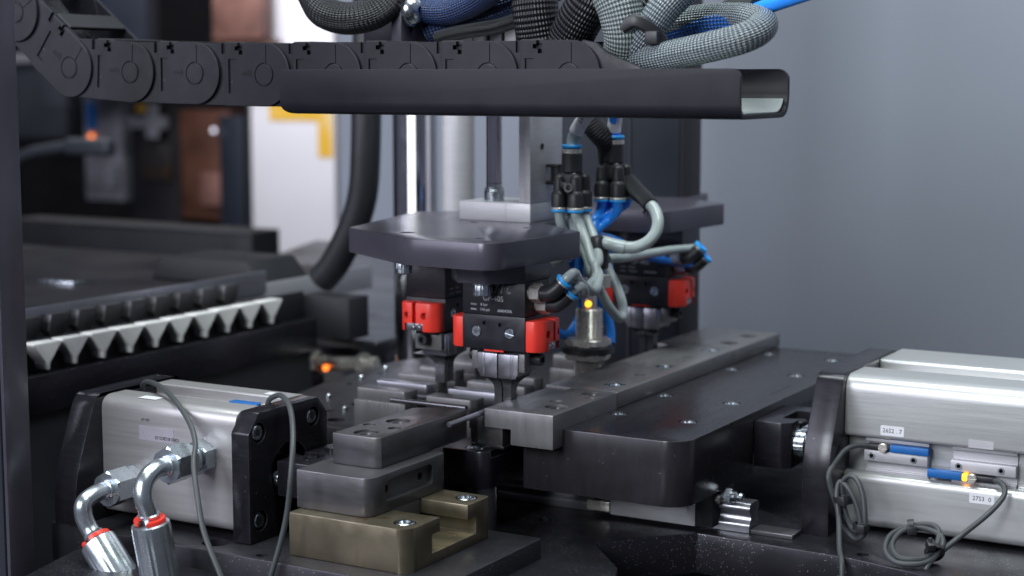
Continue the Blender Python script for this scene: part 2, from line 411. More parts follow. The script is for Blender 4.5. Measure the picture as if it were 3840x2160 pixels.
# ================================================================== the setting
bed = B().prism([(-330, 420), (330, 420), (330, -12), (276, 8), (246, 24), (206, 34), (113, 39), (71, -9), (104, -46), (150, -160), (150, -260), (-150, -260), (-190, -100), (-225, 60), (-330, 120)], 'z', -24, 0, .8)
bed = cut(bed, *[bore(x, y, 0, r, 12) for x, y, r in ((22, 22, 4), (8, 14, 4), (44, -70, 4.5), (150, 62, 4), (210, 44, 3.5), (44, 60, 4))])
struct("machine_bed", bed, 'bed')
struct("pit_floor", B().box(-700, 700, -500, 700, -92, -80, 0), 'dark')
struct("back_wall", B().box(-612, 1300, 700, 720, -420, 1100, 0), 'wall')
struct("dark_enclosure", B().box(-3600, -560, 2700, 2720, -600, 1900, 0).box(-3620, -3600, -500, 2720, -600, 1900, 0), 'dark')
struct("enclosure_floor", B().box(-3600, -340, -300, 2700, -200, -180, 0), 'dark')

# ================================================================== left hydraulic cylinder on its side plate
t = thing("side_plate", "black steel base plate under the hydraulic cylinder at lower left", "machine plate", (-80, -110, -10))
pl = B().prism(roundpoly([(-198, -160), (60, -160), (60, -50), (-198, -50)], [2, 2, 2, 2], 2), 'z', -10.5, 11.2, .6)
pl = cut(pl, bore(-89, -146, 11.2, 7.5, 9), bore(50, -150, 11.2, 4, 9), bore(-52, -153, 11.2, 3.2, 9))
part("plate", pl, 'bed_dull', t)

hc = thing("hydraulic_cylinder", "squat silver hydraulic cylinder with two steel hose elbows at lower left", "cylinder", (-120, -106, 11.2))
body = B().prism(roundpoly([(-138, 15), (-74, 15), (-74, 82.5), (-92, 82.5), (-92, 76), (-117, 76), (-117, 82.5), (-138, 82.5)], [7, 6, 6, 1.2, .6, .6, 1.2, 8], 6), 'x', -177, -80.5, .3)
part("body", body, 'alu_warm', hc)
lp = B().prism(roundpoly([(-160.5, 11.3), (-160.5, 36), (-143, 81), (-138, 83.5), (-74, 83.5), (-69, 81), (-51.5, 36), (-51.5, 11.3)], [0, 14, 5, 3, 3, 5, 14, 0], 4), 'x', -193, -177.2, .5)
part("end_plate", lp, 'black_steel', hc)
rp = B().prism(roundpoly([(-142, 11.3), (-142, 72), (-133, 82.5), (-80, 82.5), (-71, 73), (-71, 11.3)], .8, 2), 'x', -80.3, -68.5, .6)
rp = cut(rp, *[B().lathe([(r, -2), (r, d)], (-68.4, y, z), (-1, 0, 0), 24) for y, z, r, d in ((-133, 71.5, 5.6, 5), (-84.5, 72, 5.6, 5), (-132.7, 23, 5.6, 5), (-106, 45, 17, 7))])
fp = part("end_plate", rp, 'black_steel', hc)
for y, z in ((-133, 71.5), (-84.5, 72), (-132.7, 23)):
    screw(hc, (-73.4, y, z), (1, 0, 0), 4.3, 4.2, 2.3, 'zinc', 'screw', False)
part("piston_rod", B().cyl((-80, -106, 45), (-66, -106, 45), 10, 32), 'chrome', hc)
# port adapters on the front face
for nm, x, z in (("port", -102.6, 56), ("port", -153.7, 35.2)):
    pa = part("port_adapter", B().hexn((x, -138, z), (x, -146.5, z), 17, 1.2).cyl((x, -146.5, z), (x, -152, z), 7.2, 28, .8), 'zinc_blue', hc)
part("type_label", B().box(-149, -124, -138.15, -137.9, 60.2, 68.3, 0), 'foil', hc)
text("type_print", "CHD.KGB32-25", 2.6, 'ink', hc, frame((-129, -138.3, 62.6), (-1, 0, 0), (0, 0, -1)), .03)
part("code_sticker", B().box(-148.5, -140, -137.9, -137.6, 70.4, 73.3, 0), 'alu_warm', hc)
text("code_print", "3D1-5F", 2.0, 'ink', hc, frame((-144.3, -138.15, 71.9), (-1, 0, 0), (0, 0, -1)), .03)
part("sticker", B().box(-154, -141, -133, -126, 82.52, 82.65, 0), 'paper', hc)
part("sticker", B().box(-100, -91, -88.5, -82.5, 82.52, 82.65, 0), 'paper', hc)
sw = part("reed_switch", B().box(-110, -90, -107.5, -101.5, 76.2, 80.6, .5), 'switch_blue', hc)
part("switch_screw", B().cyl((-86.5, -104.5, 77), (-86.5, -104.5, 81), 2.4, 16, .3), 'nickel', sw)

def hose(name, label, x, pts, ferr, rr=4.9):
    h = thing(name, label, "hose fitting", (x, pts[0][1], pts[0][2]), "hydraulic hose elbows")
    y0 = pts[0][1]; z0 = pts[0][2]
    part("union_nut", B().hexn((x, y0 + 18, z0), (x, y0 + 1.5, z0), 18, 1.8).lathe([(5.6, 0), (5.6, 1.4), (5.0, 1.8)], (x, y0 + 1.6, z0), (0, -1, 0), 28), 'zinc_blue', h)
    part("elbow", B().tube([(x, y0 + 4, z0)] + pts, rr, 20, 8), 'zinc_blue', h)
    a = Vector(ferr[0]); d = (Vector(ferr[1]) - a).normalized()
    part("collar_ring", B().lathe([(rr + .4, -4.2), (rr + 1.0, -3.6), (rr + .6, -2.2)], a, d, 24), 'zinc_blue', h)
    rg = B().lathe([(rr + .8, -1.6), (8.1, -1.6), (8.3, -1.2), (8.3, .6), (rr + .8, .9), (rr + .8, -1.6)], a, d, 40)
    gm = d.to_track_quat('Z', 'X').to_matrix().to_4x4(); gm.translation = a
    v_ = Vector((.42, -.9, 0)); v_ = (gm.to_3x3().inverted() @ v_); ga = math.atan2(v_.y, v_.x)
    gap = B().box(0, 30, -2.6, 2.6, -6, 6, 0, 1, gm @ Matrix.Rotation(ga + .25, 4, 'Z'))
    part("seal_ring", cut(rg, gap), 'red', h)
    prof = [(9.0, 1.0), (11.2, 1.2), (11.8, 2.4)]
    fb = B(); n = 48
    # crimped ferrule: eight pressed flats with sharp ridges between
    dd = d; aa = Vector((1, 0, 0)); aa = (aa - dd * aa.dot(dd)).normalized(); bb = dd.cross(aa)
    rows = [(1.0, .84), (1.6, .97), (4, 1.0), (26, 1.0), (34, 1.02), (42, .99)]; vs = []; fs = []
    for hh, k in rows:
        for i in range(n):
            q = (i % 6) / 6.0; dr = (.75 if i % 6 == 0 and hh > 2 else 0)
            rad = (10.3 - dr * .7) * k; tt = 2 * math.pi * i / n + .2
            vs.append(a + dd * hh + (aa * math.cos(tt) + bb * math.sin(tt)) * rad)
    for j in range(len(rows) - 1):
        for i in range(n): k2 = (i + 1) % n; fs.append((j * n + i, j * n + k2, (j + 1) * n + k2, (j + 1) * n + i))
    fs.append(tuple(range(n - 1, -1, -1))); fs.append(tuple((len(rows) - 1) * n + i for i in range(n)))
    part("ferrule", fb.raw(vs, fs), 'zinc_blue', h, ang=22)
    part("rubber_hose", B().tube([a + dd * 40, a + dd * 60, a + dd * 85], 7.6, 20, 4), 'plastic', h)
    return h
hose("hose_elbow", "right of two bent zinc hose elbows, nearer the cylinder's screwed black flange", -102.6,
     [(-102.6, -170, 56.4), (-102.6, -177.5, 56.2), (-102.2, -185.5, 52), (-101.2, -188.6, 44.4), (-100.2, -186.8, 37), (-100, -185, 31)],
     ((-100, -185.2, 31.0), (-98.2, -181, 2.5)))
hose("hose_elbow", "left of two bent zinc hose elbows, lower one leaning outward with its ferrule cut off", -153.7,
     [(-153.7, -162, 35.4), (-153.7, -170.5, 34.8), (-153.6, -178, 31.5), (-153, -179, 25), (-150.6, -178, 18.5), (-145.6, -178, 13.2)],
     ((-145.1, -178, 12.8), (-126.6, -179, -7.2)))

single("sensor_cable", B().tube([(-181, -100, 74), (-180.2, -100, 77), (-176.1, -105, 82.5), (-166, -112, 87.2), (-147.5, -122, 87.8), (-124.6, -135, 83.6), (-105.2, -146, 75.2), (-94, -155, 67), (-86, -166, 59), (-75, -176, 43.4), (-66, -182, 27.9), (-52, -186, 7.8), (-40, -187, -14)], 1.5, 12, 6), 'cable',
       "thin grey cable looping over the hydraulic cylinder and past its port fitting", "cable", "sensor cables of the left cylinder")
single("sensor_cable", B().tube([(-86, -104.5, 79), (-84.5, -105, 80.5), (-79.8, -108, 85), (-67, -116, 89.3), (-52.4, -128, 88.6), (-42.2, -138, 83.3), (-32.6, -150, 74), (-28, -158, 59.5), (-29.5, -160, 38.8), (-32.6, -162.5, 21.8), (-36.8, -166, 3.7), (-42, -168, -16)], 1.5, 12, 6), 'cable',
       "thin grey cable arching down in front of the cylinder's screwed black flange", "cable", "sensor cables of the left cylinder")

cp = thing("rod_coupling", "black notched coupling block between hydraulic rod and grey slide", "coupling", (-56, -100, 34.5))
cb = B().box(-66, -43.5, -121, -72, 34.6, 54, .6)
cb = cut(cb, B().cyl((-60, -104, 40), (-60, -104, 60), 9, 28), B().box(-70, -50, -112, -96, 48, 60, 0))
part("block", cb, 'black_steel', cp)
part("rod_head", B().cyl((-70, -106, 45), (-58, -106, 45), 9.5, 32, .8).cyl((-60, -104, 41), (-60, -104, 53), 7, 28, .8), 'black_steel', cp)
screw(cp, (-66, -117, 43), (-1, 0, 0), 4.6, 4, 2, 'zinc')
part("pin", B().cyl((-55, -84, 50), (-55, -84, 56.5), 5, 24, .5), 'black_steel', cp)

bb_ = thing("guide_block", "tarnished brass-coloured guide block with undercut slot and two zinc screws", "guide block", (0, -104, 11.2))
gb = B().prism([(-145, 11.3), (-63, 11.3), (-63, 34.4), (-86.5, 34.4), (-86.5, 26.5), (-78, 26), (-78, 17), (-121.5, 17), (-121.5, 26.8), (-114, 26.8), (-114, 34.4), (-145, 34.4)], 'x', -40, 34.5, .45)
def corner(x, y, r, sx, sy, z0, z1):
    pts = [(x + sx * 3, y + sy * 3), (x + sx * 3, y - sy * r), (x, y - sy * r)]
    for k in range(1, 9):
        a = k / 9 * math.pi / 2; pts.append((x - sx * r + sx * r * math.cos(a), y - sy * r + sy * r * math.sin(a)))
    pts += [(x - sx * r, y), (x - sx * r, y + sy * 3)]
    return B().prism(pts, 'z', z0, z1, 0)
gb = cut(gb, corner(34.5, -145, 8, 1, -1, 5, 40), corner(34.5, -63, 3, 1, 1, 5, 40), bore(24.5, -132, 34.4, 6.2, 5), bore(25.2, -72.5, 34.4, 6.2, 5))
part("block", gb, 'brass_steel', bb_)
sunk_screw(bb_, 24.5, -132, 34.4, 5.3, 'zinc', -.3); sunk_screw(bb_, 25.2, -72.5, 34.4, 5.3, 'zinc', -.3)

sl = thing("slide_carrier", "grey steel slide block with a recessed side pocket under the clamp beam", "slide block", (-18, -98, 34.5))
sb = B().prism(roundpoly([(-42, -135.5), (5, -135.5), (5, -61), (-42, -61)], [.8, 8, 4, 1], 7), 'z', 34.6, 55.2, .7)
pk = B().prism(roundpoly([(-121, 40.2), (-75, 40.2), (-75, 51.8), (-121, 51.8)], 3.5, 4), 'x', 2.6, 8, 0)
sb = cut(sb, pk, *[B().lathe([(2.3, -6), (2.3, 6)], (2.6, y, 46), (1, 0, 0), 18) for y in (-117, -84)])
part("block", sb, 'grey_steel', sl)
part("tenon", B().box(-38, 4.5, -113.5, -87, 17.4, 34.7, .3), 'grey_steel', sl)

cb_ = thing("clamp_beam", "grey clamp beam with pointed tip and two countersunk screws at centre left", "clamp bar", (-18, -70, 55.3))
be = B().prism([(-33.3, -114.5), (-7.7, -114.5), (-3.2, -112.2), (-3.4, -25), (-13, -21), (-33.5, -36)], 'z', 55.4, 72, .5)
be = cut(be, bore(-18, -104.6, 72, 7, 5), bore(-19.5, -71.7, 72, 7, 5), bore(-28, -87.3, 72, 3.7, 3), bore(-10.6, -88.4, 72, 4, 3))
part("beam", be, 'grey_steel', cb_)
sunk_screw(cb_, -18, -104.6, 72, 6.4, 'grey_steel', 1.2); sunk_screw(cb_, -19.5, -71.7, 72, 6.4, 'grey_steel', 1.2)
part("dowel", B().cyl((-28, -87.3, 66), (-28, -87.3, 71.3), 3.3, 20, .4), 'grey_steel', cb_)
part("dowel", B().cyl((-10.6, -88.4, 66), (-10.6, -88.4, 71.0), 3.5, 20, .4), 'grey_steel', cb_)

sp_ = thing("support_block", "black rounded support block on polished post with one zinc screw on top", "support", (-1, -13, 0))
bk = B().prism(roundpoly([(-21, -25), (9.5, -25), (13, 34), (-21, 34)], [3, 8, 2, 2], 6), 'z', 26, 48, .6)
bk = cut(bk, bore(-3.5, -16, 48, 5.8, 4), B().box(8.5, 12, -20, 40, 44, 50, 0))
part("block", bk, 'black_steel', sp_); sunk_screw(sp_, -3.5, -16, 48, 5.2, 'zinc', -.2)
part("post", B().cyl((-.8, -13, 0), (-.8, -13, 26.1), 8.8, 32), 'finger_steel', sp_)
lj = thing("lower_jaw", "small stepped grey rest block beneath the steel pin, on black support", "rest block", (2, 2, 48))
jb = B().prism([(-6.3, 48.1), (12.5, 48.1), (12.5, 66), (-10, 66), (-10, 58.5), (-6.3, 56.5)], 'y', -12, 18, .4)
part("block", jb, 'grey_steel', lj)
part("foot", B().box(-7.5, 14, -13, 22, 48.05, 49.6, .2), 'black_steel', lj)

single("steel_pin", B().cyl((0, -50, 68), (0, 36, 69), 1.65, 18, .2), 'bright_steel',
       "short steel rod with bright cut end pointing at the viewer under the gripper", "steel rod")
single("steel_pin", B().cyl((-73, 0, 66.9), (-19, 0, 66.9), 1.6, 18, .2), 'finger_steel',
       "dark steel rod lying crosswise in front of the fixture jaws", "steel rod")

# ================================================================== index plate and fixture jaws
ip = thing("index_plate", "dark round index plate with small holes behind the clamp beam", "plate", (-100, 150, 20))
pts = [(-22, 0), (-22, 330), (-120, 330), (-195, 285), (-222, 225), (-219, 177), (-216, 131), (-206, 80), (-186, 42), (-150, 6)]
ipl = cut(B().prism(pts, 'z', 26, 44.5, .8), *[bore(x, y, 44.5, r, 6) for x, y, r in ((-184, 73, 2.6), (-150, 44, 2.6), (-148, 72, 4.5), (-130, 22, 6), (-196, 130, 2.6), (-200, 175, 2.6))])
part("plate", ipl, 'grey_top', ip)
part("hub", B().cyl((-100, 150, 0), (-100, 150, 26.1), 50, 40), 'black_steel', ip)
for x, y in ((-178, 80), (-143, 50), (-206, 190), (-200, 150)):
    part("stud", B().cyl((x, y, 44.4), (x, y, 47.2), 2.0, 14, .5), 'zinc', ip)
def jaw(label, x0, x1, y0, y1, z0, zt, lip, group="fixture jaws on the index plate", m='bar_steel', ch=1):
    j = thing("fixture_jaw", label, "fixture jaw", ((x0 + x1) / 2, (y0 + y1) / 2, z0), group)
    part("base", B().box(x0 - 1, x1, y0, y1, z0, lip, .4), m, j)
    part("rail", B().prism(roundpoly([(x0, y0 + 1), (x1 - 1, y0 + 1), (x1 + 1, y0 + 6), (x1 + 1, y1 - 2), (x0, y1 - 2)], [2, 1.5, 1.5, .5, 3], 4), 'z', lip + .02, zt, .6), m, j)
    return j
jaw("nearest left fixture jaw, tall square grey block with rounded corner", -107, -70, 11, 26, 44.6, 69.6, 62)
jaw("short grey fixture jaw with slanted end right behind the steel pin", -54, -21, 8, 24, 44.6, 69.6, 60)
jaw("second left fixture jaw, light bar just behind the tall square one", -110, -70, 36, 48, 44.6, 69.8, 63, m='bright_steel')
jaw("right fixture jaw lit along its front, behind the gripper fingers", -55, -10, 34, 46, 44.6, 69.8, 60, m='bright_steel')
jaw("third left fixture jaw, dim bar behind the second gripper's fingers", -112, -80, 64, 76, 44.6, 69.5, 62)
jaw("dim right fixture jaw behind the lit one, beside the sensor nut", -58, -14, 62, 74, 44.6, 69.5, 60)
jaw("fourth left fixture jaw, blurred bar in the rear row", -114, -84, 92, 104, 44.6, 69.4, 62)
jaw("blurred right fixture jaw left of the threaded sensor", -62, -24, 92, 104, 44.6, 69.4, 60)
jaw("rear right fixture jaw half hidden under the far gripper", -60, -26, 180, 196, 44.6, 69.4, 60)
jaw("rear left fixture jaw farthest from the viewer", -118, -86, 122, 136, 44.6, 69.2, 62)

# ================================================================== right slide with its bar
sd = thing("slide_table", "large black slide table with rounded corner and rows of zinc screws", "slide", (72, 160, 24.5))
sbm = B().prism(rounded(21.5, 123.6, -4, 333, (1.2, 15, 6, 2), 9), 'z', 24.5, 62, .7)
pts8 = [(55.5, 52.3), (54.7, 118.7), (54.8, 172), (54.6, 228.4), (54, 300.4), (100.8, 51.3), (101.5, 115.8), (101.7, 170), (101.8, 227), (102.6, 297)]
pts8 = [p for p in pts8 if p[1] not in (172, 170)]
sbm = cut(sbm, B().box(118, 130, 97, 345, 20, 53, 0), *[bore(x, y, 62, 5.7, 5) for x, y in pts8])
part("table", sbm, 'black_top', sd)
for x, y in pts8: sunk_screw(sd, x, y, 62, 5.0, 'zinc', .25)
text("engraving", "18N 72060380NB.A 30N1", 3.4, 'plastic', sd, frame((112, 172, 62.02), (0, 1, 0), (-1, 0, 0)), .02)

br_ = thing("jaw_bar", "long grey steel bar in three sections screwed onto the black slide", "jaw bar", (24, 160, 62))
b1 = cut(B().box(3, 48, -16.2, 65, 52, 72, .6), B().box(-5, 60, -4.2, 80, 40, 62.08, 0), B().box(-5, 20.6, -30, 80, 40, 61.2, 0),
         B().box(-5, 17, 56.5, 66, 70, 80, 0), bore(37, 8, 72, 6.8, 5), bore(36.8, 54, 72, 6.8, 5), bore(29, 22.5, 72, 3.6, 4), bore(42.5, 40.6, 72, 3.4, 4))
part("bar_section", b1, 'bar_steel', br_)
b2 = cut(B().box(-1.5, 48, 65.2, 249, 62.08, 72, .5), bore(35.1, 88, 72, 6.9, 5), bore(34.2, 163, 72, 6.6, 5), bore(34, 240, 72, 6.6, 5), bore(34.3, 126, 72, 3.6, 4), bore(33, 203, 72, 3.6, 4))
part("bar_section", b2, 'bar_steel', br_)
b3 = cut(B().box(-12, 48, 249.2, 338, 62.08, 72, .5), bore(33.1, 275, 72, 6.2, 5), bore(33.1, 312, 72, 6.2, 5))
part("bar_section", b3, 'bar_steel', br_)
for x, y, m, dp in ((37, 8, 'grey_steel', 1.0), (36.8, 54, 'grey_steel', 1.0), (35.1, 88, 'zinc', .2), (34.2, 163, 'zinc', .2), (34, 240, 'zinc', .2), (33.1, 275, 'grey_steel', .6), (33.1, 312, 'grey_steel', .6)):
    sunk_screw(br_, x, y, 72, 5.9, m, dp)
for x, y in ((29, 22.5), (42.5, 40.6), (34.3, 126), (33, 203)):
    part("dowel", B().cyl((x, y, 66), (x, y, 71.4), 3.2, 20, .4), 'bar_steel', br_)

rl = thing("linear_rail", "polished profiled guide rail end showing beneath the black slide", "rail", (60, 58, 0))
rp_ = [(51.4, .05), (66.4, .05), (66.4, 5), (63.6, 8), (63.6, 10.5), (66.4, 13), (66.4, 15), (64.6, 17.5), (53.2, 17.5), (51.4, 15), (51.4, 13), (54.2, 10.5), (54.2, 8), (51.4, 5)]
part("rail", B().prism(roundpoly(rp_, [.5, .5, 1, 2.2, 2.2, .8, .8, 1, 1, .8, .8, 2.2, 2.2, 1], 4), 'x', -28, 140, .3), 'bright_steel', rl)
cr = thing("rail_carriage", "grey guide carriage with black end caps and grease nipple under slide", "carriage", (82, 58, 2.5))
cbm = cut(B().box(55, 110, 42.5, 76, 2.5, 24.45, .5), B().lathe([(1.8, 0), (3.2, 9), (3.2, 30)], (62, 40.5, 12), (0, 0, 1), 20), B().lathe([(1.8, 0), (3.2, 9), (3.2, 30)], (104, 40.5, 8), (0, 0, 1), 20))
part("carriage", cbm, 'alu', cr)
part("end_cap", B().box(110.1, 121, 43, 75, 2.8, 24, .8), 'plastic', cr); part("end_cap", B().box(43.5, 54.9, 43, 75, 2.8, 24, .8), 'plastic', cr)
gn = part("grease_nipple", B().cyl((121, 50, 21), (126, 50, 21), 2.2, 16).hexn((126, 50, 21.2), (130, 50, 21.2), 8, .6).lathe([(3.4, 0), (3.4, 2), (2.1, 3.6), (2.9, 5), (2.4, 6.4), (.8, 6.8), (1e-6, 6.2)], (130, 50, 21.2), (1, 0, 0), 20), 'zinc', cr)
part("screw", B().cyl((121, 46.5, 19), (123.5, 46.5, 19), 2.4, 16, .5), 'nickel', cr)
part("ledge", B().box(40, 55, 41.5, 43, 4, 10, .4), 'nickel', cr)
rs = thing("rail_stop_strip", "flat grey keeper strip on the bed beside the rail end", "strip", (155, 58, 0))
part("strip", B().box(140.5, 166, 52, 66, .05, 2.6, .4), 'grey_steel', rs)

# ================================================================== right pneumatic cylinder
rc = thing("pneumatic_cylinder", "long silver pneumatic cylinder with blue switches and slanted black bracket", "cylinder", (250, 128, 0))
prof = roundpoly([(92.3, 1.8), (205, 1.8), (205, 90.5), (156, 90.5), (156, 84), (127, 84), (127, 90.5), (92.3, 90.5), (92.3, 55), (101, 55), (101, 34), (92.3, 34)],
                 [6, 4, 5, 2.2, .6, .6, 3, 10, 2.2, .5, .5, 5], 7)
part("body", B().prism(prof, 'x', 181.7, 345, .3), 'alu_cyl', rc)
part("mounting_bracket", B().prism(roundpoly([(67.8, .05), (67.8, 46), (90, 90), (97, 92), (187, 92), (196, 88), (214, 46), (214, .05)], [0, 16, 4, 3, 4, 4, 14, 0], 5), 'x', 165.2, 181.5, .5), 'black_steel', rc)
part("piston_rod", B().cyl((146, 124, 43), (165.5, 124, 43), 9, 28), 'chrome', rc)
def rail_mount(x0, x1, mirror):
    z = (lambda a: a) if not mirror else (lambda a: 88.2 - a)
    pr = [(101, z(34)), (97.5, z(34)), (97.5, z(35.8)), (99.5, z(35.8)), (99.5, z(41.2)), (94.6, z(41.2)), (94.6, z(47.4)), (99.5, z(47.4)), (99.5, z(52.2)), (97, z(52.2)), (97, z(54.2)), (101, z(54.2))]
    o = part("switch_rail", B().prism(pr, 'x', x0, x1, .15), 'alu', rc)
    for x in (x0 + 4.5, x1 - 8): part("set_screw", B().lathe([(1.9, 0), (1.9, .5), (1.1, .5), (1.0, -1.5), (1e-6, -1.6)], (x, 94.6, (z(41.2) + z(47.4)) / 2), (0, -1, 0), 20), 'zinc', o)
    return o
rail_mount(193, 230, False); rail_mount(243.3, 279.5, True)
s1 = part("reed_switch", B().box(208.5, 231, 92.6, 98, 47.6, 52.0, .5), 'switch_blue', rc)
part("switch_end", B().box(194.6, 208.6, 93.2, 97.8, 48.0, 51.4, .7), 'plastic', s1)
part("switch_screw", cut(B().lathe([(2.7, 0), (2.7, 1.6), (2.3, 2)], (204.6, 93.2, 49.9), (0, -1, 0), 20), B().box(200, 209, 90.5, 92.2, 49.5, 50.2, 0)), 'nickel', s1)
s2 = part("reed_switch", B().box(230.5, 250.2, 92.6, 98, 36.0, 40.6, .5), 'switch_blue', rc)
part("switch_light", B().box(250.2, 253, 92.5, 97.5, 36.0, 40.2, .8), 'led', s2)
part("switch_end", B().box(253, 268, 93.2, 97.8, 36.2, 39.8, .7), 'plastic', s2)
part("switch_screw", cut(B().lathe([(2.7, 0), (2.7, 1.6), (2.3, 2)], (256, 93.2, 38.2), (0, -1, 0), 20), B().box(252, 260, 90.5, 92.2, 37.8, 38.5, 0)), 'nickel', s2)
l1 = part("name_label", B().prism(rounded(203, 216.8, 57.4, 63.2, .8, 3), 'y', 92.12, 92.28, 0), 'paper', rc)
text("label_print", "26S2 . 7", 3.5, 'ink', l1, frame((209.9, 92.1, 60.3), (1, 0, 0), (0, 0, 1)), .03)
l2 = part("name_label", B().prism(rounded(255, 269, 24.4, 29.9, .8, 3), 'y', 92.12, 92.28, 0), 'paper', rc)
text("label_print", "27S3  0", 3.5, 'ink', l2, frame((262, 92.1, 27.2), (1, 0, 0), (0, 0, 1)), .03)
part("clear_tape", B().box(253.5, 267.5, 92.15, 92.28, 55.8, 60.2, 0), 'alu', rc)

cp2 = thing("rod_coupling", "dark grey rod coupling between the black slide and slanted bracket", "coupling", (135, 124, 29))
c2 = cut(B().prism(roundpoly([(124, 97), (141, 97), (146.5, 101), (146.5, 152), (124, 152)], [0, 1, 1, 1, 0], 2), 'z', 29, 57, .6), B().box(136, 150, 112, 138, 47, 60, 0))
part("block", c2, 'black_steel', cp2)
part("jam_nut", B().lathe([(8.2, 0), (8.6, .6), (8.6, 6.5), (8, 7)], (146.5, 110, 43), (1, 0, 0), 48, .965), 'zinc', cp2)
part("screw", B().cyl((141, 125, 47), (141, 125, 54), 6, 24, .8), 'black_steel', cp2)

def loop_cable(pts): return B().tube(pts, 1.55, 12, 6)
single("switch_cable", loop_cable([(195.6, 95, 49.8), (190.7, 92, 50), (185.8, 86, 48.7), (182.8, 80, 44.6), (182, 66, 38.1), (183.5, 64, 31), (187.6, 64, 20.1), (192, 63, 9.5), (197, 62, 4.5), (201.5, 61, 3.6), (205.6, 60, 8), (205.5, 60, 17), (203.5, 62, 28.3), (199.5, 64, 36), (194, 66, 37.8), (190, 66, 33), (191, 66, 21), (195.4, 64, 10.5), (200, 62, 7.5), (202, 63, 12.5), (199, 64, 22.5), (194.3, 65, 30.1), (188.6, 66, 33.7), (187.8, 63, 26.9), (191.1, 58, 14.3), (198, 40, 2.4), (203, 30, -4), (204.5, 26, -26)]), 'cable',
       "dark grey cable coiled upright beside the slanted bracket, tied twice", "cable", "switch cables of the right cylinder")
single("switch_cable", loop_cable([(267.5, 95, 38), (273.1, 90, 38), (276, 86, 34.5), (274.9, 80, 30.1), (269.1, 72, 22.8), (258.5, 62, 12.6), (252, 51, 6.3), (248, 38, 3), (242, 32, 2.2), (232, 31, 2.4), (225, 36, 6.3), (224, 46, 11.5), (228, 56, 14), (237.3, 60, 17), (244.7, 61, 16.8), (248, 58, 13.5), (248.5, 50, 8), (246, 40, 4), (241.5, 34, 4.2), (233, 33, 4.8), (227.5, 40, 9), (229, 52, 13.5), (238, 58, 15.4), (248.1, 58, 13.3), (251.8, 52, 9.7), (250.5, 46, 5.6), (248, 36, .5), (247, 30, -8), (246, 26, -22)]), 'cable',
       "dark grey cable coiled flat on the bed below the silver cylinder", "cable", "switch cables of the right cylinder")
def tie(label, c, d, r, w_=3.4):
    t_ = thing("cable_tie", label, "cable tie", c, "cable ties on the switch cables")
    b = B(); d = Vector(d).normalized(); c = Vector(c)
    b.lathe([(r, -w_ / 2), (r + .9, -w_ / 2), (r + .9, w_ / 2), (r, w_ / 2), (r, -w_ / 2)], c, d, 24)
    part("strap", b, 'plastic', t_)
    side = Vector((.8, -.6, 0)).cross(d); side = side.normalized() if side.length > .1 else Vector((0, 0, 1))
    fwd = Vector((.35, -.93, 0)); fwd = (fwd - d * fwd.dot(d)).normalized()
    h = c + fwd * (r + 1.4); bm = B().box(-2.3, 2.3, -2.2, 2.2, -2.6, 2.6, .5)
    q = d.to_track_quat('Z', 'Y').to_matrix().to_4x4(); q.translation = h
    bm.v = [tuple(q @ Vector(v)) for v in bm.v]
    part("lock", bm, 'plastic', t_)
    e = h + fwd * 1.2
    part("tail", B().box(-1, 1, -.6, .6, -.1, 3.5, .2, 1, Matrix.Translation(e)), 'plastic', t_)
tie("black cable tie high on the upright coil beside the bracket", (191, 64.5, 24), (.2, -.05, -1), 4.6)
tie("black cable tie low on the upright coil near the bed", (203.0, 61.5, 11), (.05, 0, 1), 3.9)
tie("black cable tie on the flat coil's upper edge", (233, 57, 15.3), (1, .3, .2), 3.8)
tie("black cable tie on the flat coil's right end, nearest the viewer", (249.0, 46.5, 6.2), (.35, -.5, -.3), 4.4)

